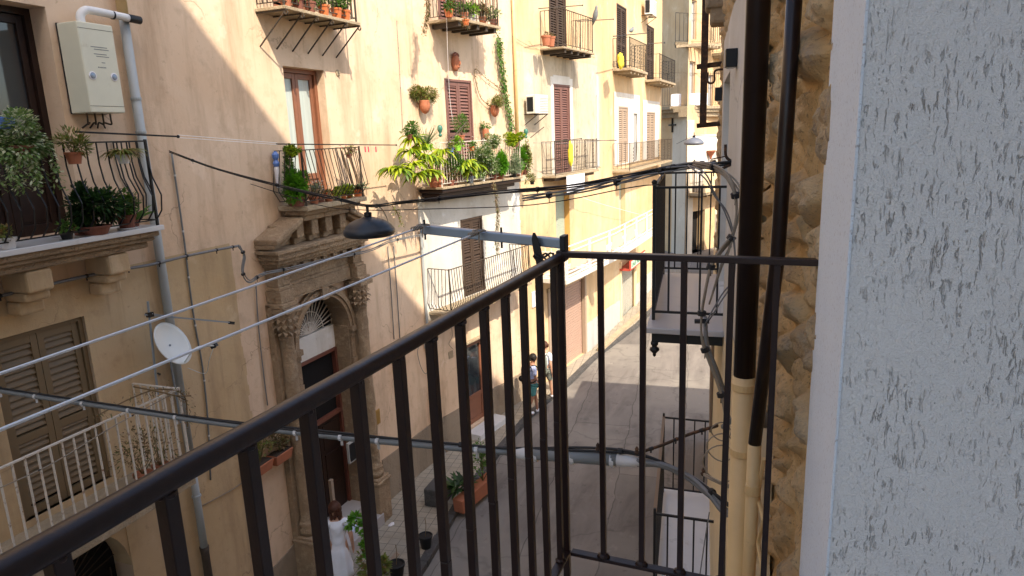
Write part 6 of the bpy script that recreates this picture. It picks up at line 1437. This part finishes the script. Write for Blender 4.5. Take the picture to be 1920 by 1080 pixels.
cable('looped wire dangling beside the meter box', onL([(790, 640), (783, 660), (790, 690), (800, 700), (806, 672), (800, 655)], .06), .008, 'cable_grey', 5, 1, 0, 0, 'wires along the far walls')
cable('thin wire looping from the alarm box', onL([(741, 690), (738, 712), (746, 725), (752, 700)], .05), .006, 'cable_grey', 5, 1, 0, 0, 'wires along the far walls')
cable('wire stub under the white iron balcony', onL([(846, 610), (848, 630), (842, 645), (850, 655)], .05), .007, 'cable_tan', 5, 1, 0, 0, 'wires along the far walls')
cable('thin cable low across the tan wall', onL([(380, 948), (440, 915), (480, 885)], .03), .008, 'cable_tan', 4, 1, 0, 0, 'wires along the far walls')
cable('rope tied across the white bars of the low balcony', [L.W(0, 915, .86), L.W(100, 868, .86), L.W(220, 795, .86), L.W(330, 735, .86)], .006, 'cable_tan', 4, 1, 0, 2, 'wires along the far walls')
# window box on the peach wall
def trough(root, W, s0, s1, d0, d1, z0, z1, mat, name='trough'):
    m = MB(); c = [W.P(s0 + .03, d0, z0), W.P(s0 + .03, d1 - .03, z0), W.P(s1 - .03, d1 - .03, z0), W.P(s1 - .03, d0, z0), W.P(s0, d0, z1), W.P(s0, d1, z1), W.P(s1, d1, z1), W.P(s1, d0, z1)]; m.hexa(c)
    o = m.build(name, mat, root, bevel=.01); m = MB(); W.box(m, s0 + .02, s1 - .02, d0 + .02, d1 - .02, z1 + .001, z1 + .008); m.build('soil', 'soil', root); return o
for k, (xa, xb, ya, lab) in enumerate(((484, 518, 885, 'left terracotta window box of straggly plants on the peach wall'), (522, 554, 862, 'right terracotta window box of straggly plants on the peach wall'))):
    s0, z0 = L.hit(xa, ya + 15, .25); s1 = L.hit(xb, ya, .25)[0]; t = thing('window_box', lab, 'window box', L.P(s0, .1, z0), 'window boxes on the peach wall'); trough(t, L, s0, s1, .02, .24, z0, z0 + .17, 'terra')
    m = MB(); bush(m, L.P((s0 + s1) / 2, .14, z0 + .42), .13, .26, .26, 520, .05, .03, droop=.3); m.build('leaves', 'dry' if k else 'olive', t)
    m = MB(); stems(m, L.P((s0 + s1) / 2, .13, z0 + .17), [L.P((s0 + s1) / 2 + random.uniform(-.25, .25), .13, z0 + random.uniform(.4, .75)) for _ in range(14)], .006); m.build('stem', G['dry'], t)
# low balcony plants: dried creepers and pots
potted(L, 268, 890, .45, zl, 'terracotta pot of bare twigs on the low balcony', .11, .16, 'terra', 'dry', (.25, .3, .3), 260, .05, .015)
potted(L, 300, 870, .45, zl, 'second twiggy pot by the wall of the low balcony', .10, .15, 'terra', 'dry', (.22, .26, .34), 240, .05, .015)
vine('dry creeper along the top rail of the low balcony', [(180, 780), (250, 745), (300, 730), (345, 742), (352, 800)], 160, .06, .012, 'dry', .78, .05)
m = MB(); m.tube(smooth_path([L.W(250, 725, .8), L.W(300, 735, .85), L.W(330, 742, .9), L.W(358, 742, .95)], 5), .010, 5); m.tube([L.W(330, 742, .9), L.W(352, 752, .9)], .007, 5); tag(m.build('dead_branch', G['dry'], origin=L.W(300, 735, .8)), 'bare branch poking past the end of the low balcony', 'branch')
# street planters and pots
def kz(px, py, z=.12): return pz(px, py, z)
c = kz(862, 962); t = thing('street_planter', 'long terracotta planter with agave and shrub at the kerb', 'planter', c); dirk = Vector((.22, 1, 0)).normalized(); dn_ = Vector((1, -.22, 0)).normalized()
m = MB(); c0 = c; cs = [c0 - dn_ * .14, c0 + dn_ * .10, c0 + dn_ * .10 + dirk * 1.25, c0 - dn_ * .14 + dirk * 1.25]; m.hexa(cs + [v + Vector((0, 0, .30)) + (v - (c0 + dirk * .6)).normalized() * .03 for v in cs]); m.build('trough', 'terra', t, bevel=.012)
m = MB(); cc = c0 + dirk * .25 - dn_ * .08 + Vector((0, 0, .34))
for q in range(5): strap(m, cc + Vector((random.uniform(-.15, .1), random.uniform(-.2, .3), random.uniform(0, .2))), 16, .34, .075, .3, .55, 4)
m.build('agave_leaves', 'dark', t); m = MB(); bush(m, c0 + dirk * .9 + Vector((-.05, 0, .78)), .34, .42, .34, 900, .075, .035); m.build('shrub_leaves', 'green', t)
m = MB(); stems(m, c0 + dirk * .9 + Vector((0, 0, .3)), [c0 + dirk * .9 + Vector((random.uniform(-.2, .2), random.uniform(-.2, .2), random.uniform(.6, .9))) for _ in range(8)], .010); m.build('stem', G['dry'], t)
c = kz(822, 945); m = MB(); m.box(c.x - .25, c.x + .16, c.y - .16, c.y + .42, .12, .52); tag(m.build('stone_block', 'kerb', origin=c, bevel=.03), 'dark square stone block beside the long planter', 'stone block')
for (px, py, r_, h_, lab) in ((799, 1026, .135, .26, 'black bucket pot with a twig standing further up the kerb'), (745, 1084, .15, .30, 'black bucket pot at the bottom edge of the view')):
    c = kz(px, py); t = thing('bucket_pot', lab, 'pot', c, 'black bucket pots on the pavement'); pot(t, c, r_, h_, 'pot_black'); m = MB(); m.lathe(c + Vector((0, 0, h_ * .86)), [(r_ * .8, 0), (r_ * .8, .01)], 16); m.build('soil', 'soil', t)
    m = MB(); m.tube([c + Vector((0, 0, h_ * .8)), c + Vector((.02, .02, h_ + .2)), c + Vector((.0, .04, h_ + .34))], .006, 5); m.build('twig', G['dry'], t)
c = kz(706, 1150); t = thing('potted_plant', 'potted tree with bending stem beside the woman', 'potted plant', c, 'plants on the pavement'); pot(t, c, .2, .3, 'terra_dark')
def P3(px, py, y): return at_y(px, py, y)
yt = c.y; tip = [P3(705, 1040, yt), P3(692, 1000, yt), P3(676, 985, yt), P3(655, 975, yt)]
m = MB(); m.tube(smooth_path([c + Vector((0, 0, .25)), tip[0], tip[1], tip[2], tip[3]], 5), .014, 6); m.build('stem', 'sh_tan', t)
m = MB(); bush(m, P3(698, 1060, yt), .26, .26, .30, 650, .075, .06); m.build('lower_leaves', 'olive', t); m = MB()
for q in ((658, 978), (668, 972), (680, 985), (688, 1000), (690, 1018), (684, 1028)): bush(m, P3(*q, yt), .08, .09, .09, 60, .085, .06, clumps=4)
m.build('upper_leaves', 'bright', t)
c = kz(660, 985, .36); m = MB(); m.box(c.x - .3, c.x + .15, c.y - .2, c.y + .2, .362, .375); tag(m.build('door_mat', 'cloth_b', origin=c), 'pale blue rag on the doorstep of the portal', 'rag')
c = kz(652, 952, .6); m = MB(); m.box(c.x - .03, c.x + .03, c.y - .5, c.y - .42, .12, 1.45); tag(m.build('wooden_plank', 'sh_tan', origin=c), 'pale upright plank in front of the dark door', 'plank')
c = kz(735, 985); m = MB(); m.blob(c + Vector((0, 0, .02)), .06, .08, .025, 8, 5, .8); tag(m.build('paper_scrap', 'signwhite', origin=c), 'white paper scrap on the pavement', 'litter')
c = kz(720, 1085); m = MB(); m.beam(c + Vector((-.1, 0, .02)), c + Vector((.15, .3, .35)), .12, .02); tag(m.build('board', 'sh_tan', origin=c), 'pale board leaning by the bucket pot', 'board')

# ------------------------------------------------------------------ people
def bake(o):
    dg = bpy.context.evaluated_depsgraph_get(); me = bpy.data.meshes.new_from_object(o.evaluated_get(dg)); o.modifiers.clear(); o.data = me
    for p in me.polygons: p.use_smooth = True
def skinned(name, joints, edges, mat, parent, base, X, Yv, root=0, sub=3, label=None):
    me = bpy.data.meshes.new(name); vs = [Vector(base) + X * j[0] + Yv * j[1] + Vector((0, 0, j[2])) - ROOT[parent] for j in joints]
    me.from_pydata(vs, edges, []); me.update(); me.materials.append(MT[mat]); o = bpy.data.objects.new(name, me); COL.objects.link(o); o.parent = parent; ROOT[o] = ROOT[parent]
    md = o.modifiers.new('skin', 'SKIN'); sv = me.skin_vertices[0].data
    for i, j in enumerate(joints):
        r_ = j[3]; sv[i].radius = (r_, r_) if not isinstance(r_, tuple) else r_
        sv[i].use_root = (i == root)
    md.use_smooth_shade = True; sb = o.modifiers.new('sub', 'SUBSURF'); sb.levels = sub; sb.render_levels = sub
    bpy.context.view_layer.update(); bake(o)
    if name == 'dress':
        c0 = Vector(base) - ROOT[parent]
        for v in o.data.vertices:
            d_ = Vector((v.co.x - c0.x, v.co.y - c0.y, 0))
            if v.co.z - c0.z < 1.0 and d_.length > .01:
                a = math.atan2(d_.y, d_.x); k = min(1, (1.05 - (v.co.z - c0.z)) / .6); v.co += d_.normalized() * (.022 * k * math.sin(a * 9 + 2 * noise.noise(v.co * 3)) + .01 * noise.noise(v.co * 9))
            else: v.co += d_.normalized() * .012 * noise.noise(v.co * 11) if d_.length > .01 else d_
    elif name in ('shirt', 'shorts', 'trousers'):
        for v in o.data.vertices: v.co += v.normal * .012 * noise.noise(v.co * 12)
    if label: o['label'] = label
    return o
def person(label, base, head_dir, skin, hair, top, bottom, stride=.18, arms=((-.1, .15), (.1, -.1)), dress=False, hair_len=.06, h=1.0, shorts=True, bow=0.0, bend=.1):
    Yv = Vector((head_dir[0], head_dir[1], 0)).normalized(); X = Vector((Yv.y, -Yv.x, 0))
    t = thing('person', label, 'person', base, None)
    S = lambda a: [(x * h, y * h, z * h, (r if not isinstance(r, tuple) else r) if not isinstance(r, (int, float)) else r * h) for x, y, z, r in a]
    J = [(0, 0, .95, .125), (0, .01, 1.15, .115), (0, .015, 1.32, .125), (0, .01, 1.44, .075), (0, .02 + bow * .3, 1.51, .052), (0, .04 + bow, 1.60, .085), (0, .045 + bow, 1.68, .088), (0, .03 + bow, 1.735, .05)]
    E_ = [(0, 1), (1, 2), (2, 3), (3, 4), (4, 5), (5, 6), (6, 7)]
    for sg, st in ((-1, stride), (1, -stride)):
        b = len(J); J += [(sg * .09, 0, .88, .095), (sg * .095, st * .5 + .03, .50, .058), (sg * .095, st - (.06 if st < 0 else 0), .10 + (.05 if st < 0 else 0), .036), (sg * .10, st + .0, .05 + (.04 if st < 0 else 0), .036), (sg * .105, st + .13, .035, .030)]
        E_ += [(0, b), (b, b + 1), (b + 1, b + 2), (b + 2, b + 3), (b + 3, b + 4)]
    hands = []
    for sg, (el, ha) in ((-1, arms[0]), (1, arms[1])):
        b = len(J); J += [(sg * .17, .0, 1.40, .056), (sg * .225, el * .5 - .03, 1.13, .040), (sg * .235, ha, .90, .027), (sg * .237, ha + .035, .83, .030), (sg * .237, ha + .045, .79, .022)]
        E_ += [(3, b), (b, b + 1), (b + 1, b + 2), (b + 2, b + 3), (b + 3, b + 4)]
        for q in range(4):
            f = len(J); fx = ha + .02 + q * .018; ln = (.05, .06, .055, .042)[q]
            J += [(sg * .236, fx + .005, .79 - ln * .5, .0085), (sg * .228, fx + .012, .79 - ln - .015, .0075)]; E_ += [(b + 4, f), (f, f + 1)]
        f = len(J); J += [(sg * .225, ha + .075, .815, .010), (sg * .222, ha + .095, .785, .0085)]; E_ += [(b + 3, f), (f, f + 1)]
    bd = skinned('body', S(J), E_, skin, t, base, X, Yv)
    # face
    def P_(x, y, z): return Vector(base) + (X * x + Yv * y + Vector((0, 0, z))) * h
    m = MB(); m.blob(P_(0, .135 + bow, 1.635), .014 * h, .018 * h, .024 * h, 8, 6)
    for sg in (-1, 1): m.blob(P_(sg * .086, .03 + bow, 1.64), .012, .02, .03, 8, 6)
    m.build('nose_and_ears', skin, bd, smooth=True)
    m = MB()
    for sg in (-1, 1): m.blob(P_(sg * .034, .122 + bow, 1.665), .012, .010, .008, 8, 6)
    m.build('eyes', 'hair', bd); m = MB(); m.blob(P_(0, .122 + bow, 1.585), .025, .012, .007, 8, 6); m.build('mouth', 'terra_dark', bd)
    m = MB(); vs = []
    c = P_(0, .018 + bow, 1.685); m.blob(c, .102 * h, .108 * h, .096 * h, 18, 12, .25)
    for k in range(60 if hair_len > .1 else 16):
        a = random.uniform(-2.4, 2.4); q = c + (-Yv * math.cos(a) + X * math.sin(a)) * .085 * h - Vector((0, 0, random.uniform(0, hair_len))); m.blob(q, .03, .03, .045, 7, 5, .3)
    m.build('hair', hair, t, smooth=True)
    T_ = [(0, -.005, .93, .150), (0, .0, 1.12, .138), (0, .005, 1.32, .150), (0, .005, 1.43, .095), (0, .01, 1.475, .065)]; TE = [(0, 1), (1, 2), (2, 3), (3, 4)]
    for sg, (el, ha) in ((-1, arms[0]), (1, arms[1])):
        b = len(T_); T_ += [(sg * .175, .0, 1.395, .074), (sg * .222, el * .3 - .02, 1.20, .066)]; TE += [(3, b), (b, b + 1)]
    if dress:
        D = [(0, 0, .28, .26), (0, -.01, .60, .21), (0, -.01, .88, .175)]; n0 = len(T_); T_ += D; TE += [(0, n0 + 2), (n0 + 2, n0 + 1), (n0 + 1, n0)]
    skinned('dress' if dress else 'shirt', S(T_), TE, top, t, base, X, Yv, 1)
    if not dress:
        B = [(0, 0, .95, .150)]; BE = []
        for sg, st in ((-1, stride), (1, -stride)):
            b = len(B); B += [(sg * .095, .0, .86, .115), (sg * .10, st * .42 + .025, .56 if shorts else .5, .085)]; BE += [(0, b), (b, b + 1)]
            if not shorts: B += [(sg * .10, st - .02, .12, .06)]; BE += [(b + 1, b + 2)]
        skinned('shorts' if shorts else 'trousers', S(B), BE, bottom, t, base, X, Yv)
    for sg, st in ((-1, stride), (1, -stride)):
        z = .045 + (.04 if st < 0 else 0); skinned('shoe', S([(sg * .10, st - .05, z, .045), (sg * .102, st + .06, z - .002, .046), (sg * .106, st + .16, z - .006, .036)]), [(0, 1), (1, 2)], 'cloth_w' if not dress else 'cloth_k', t, base, X, Yv)
    return t, P_, X, Yv
def backpack(label, P_, X, Yv, mat, sc=1.0):
    c = P_(0, -.20, 1.17); t = thing('backpack', label, 'backpack', c, 'backpacks carried on the pavement'); vs = []
    m = MB(); prof = [(.10, -.24), (.145, -.20), (.155, .0), (.145, .16), (.09, .25)]
    for (w_, z) in prof:
        for k in range(12): a = 2 * math.pi * k / 12; ca, sa_ = math.cos(a), math.sin(a); vs.append(c + X * (abs(ca) ** .6 * (1 if ca > 0 else -1)) * w_ * sc + Yv * (abs(sa_) ** .6 * (1 if sa_ > 0 else -1)) * .095 * sc + Vector((0, 0, z * sc)))
    m.add(vs, [(i * 12 + k, i * 12 + (k + 1) % 12, (i + 1) * 12 + (k + 1) % 12, (i + 1) * 12 + k) for i in range(4) for k in range(12)] + [tuple(range(11, -1, -1)), tuple(48 + k for k in range(12))]); m.build('bag_body', mat, t, smooth=True)
    m = MB(); m.blob(c - Yv * .10 - Vector((0, 0, .07)), .10, .06, .09, 12, 8); m.build('front_pocket', mat, t, smooth=True)
    for sg in (-1, 1): m = MB(); m.tube(smooth_path([P_(sg * .10, -.12, 1.40), P_(sg * .12, -.02, 1.475), P_(sg * .12, .13, 1.40), P_(sg * .14, .16, 1.22), P_(sg * .16, .03, 1.02), P_(sg * .12, -.12, .98)], 4), .017, 6); m.build('strap', mat, t, smooth=True)
b1 = pz(1000, 776, .12)
tp, P_, X_, Y_ = person('man in pale blue shirt and teal shorts walking on the far pavement', b1, (.80, .60), 'skin2', 'hair', 'cloth_b', 'cloth_t', .16, ((.1, .18), (.1, .22)), h=.985, bow=.02)
backpack('black backpack worn by the man in the pale blue shirt', P_, X_, Y_, 'cloth_k')
b2 = pz(1024, 748, .12)
tp, P_, X_, Y_ = person('person in a white top and pale shorts walking ahead with a grey backpack', b2, (.20, .98), 'skin', 'hair_red', 'cloth_w', 'cloth_g', -.2, ((.1, .15), (-.1, -.05)), hair_len=.10, h=.99)
backpack('grey backpack worn by the person in the white top', P_, X_, Y_, 'cloth_g')
b3_ = pz(1049, 738, .12)
tp, P_, X_, Y_ = person('small person all in white half hidden beyond the grey backpack', b3_, (.3, .95), 'skin', 'hair', 'cloth_w', 'cloth_w', .12, ((.1, .1), (.1, -.02)), h=.80, shorts=False)
# woman: head top seen at (628, 952)
wb_ = pz(628, 953, 1.70 + .12 - .08); wb_.z = .12
tp, P_, X_, Y_ = person('woman in a white dress with auburn hair on the pavement below', wb_, (-.55, .83), 'skin', 'hair_red', 'cloth_w', 'cloth_w', .10, ((-.05, -.02), (-.05, .02)), dress=True, hair_len=.20, h=.97)
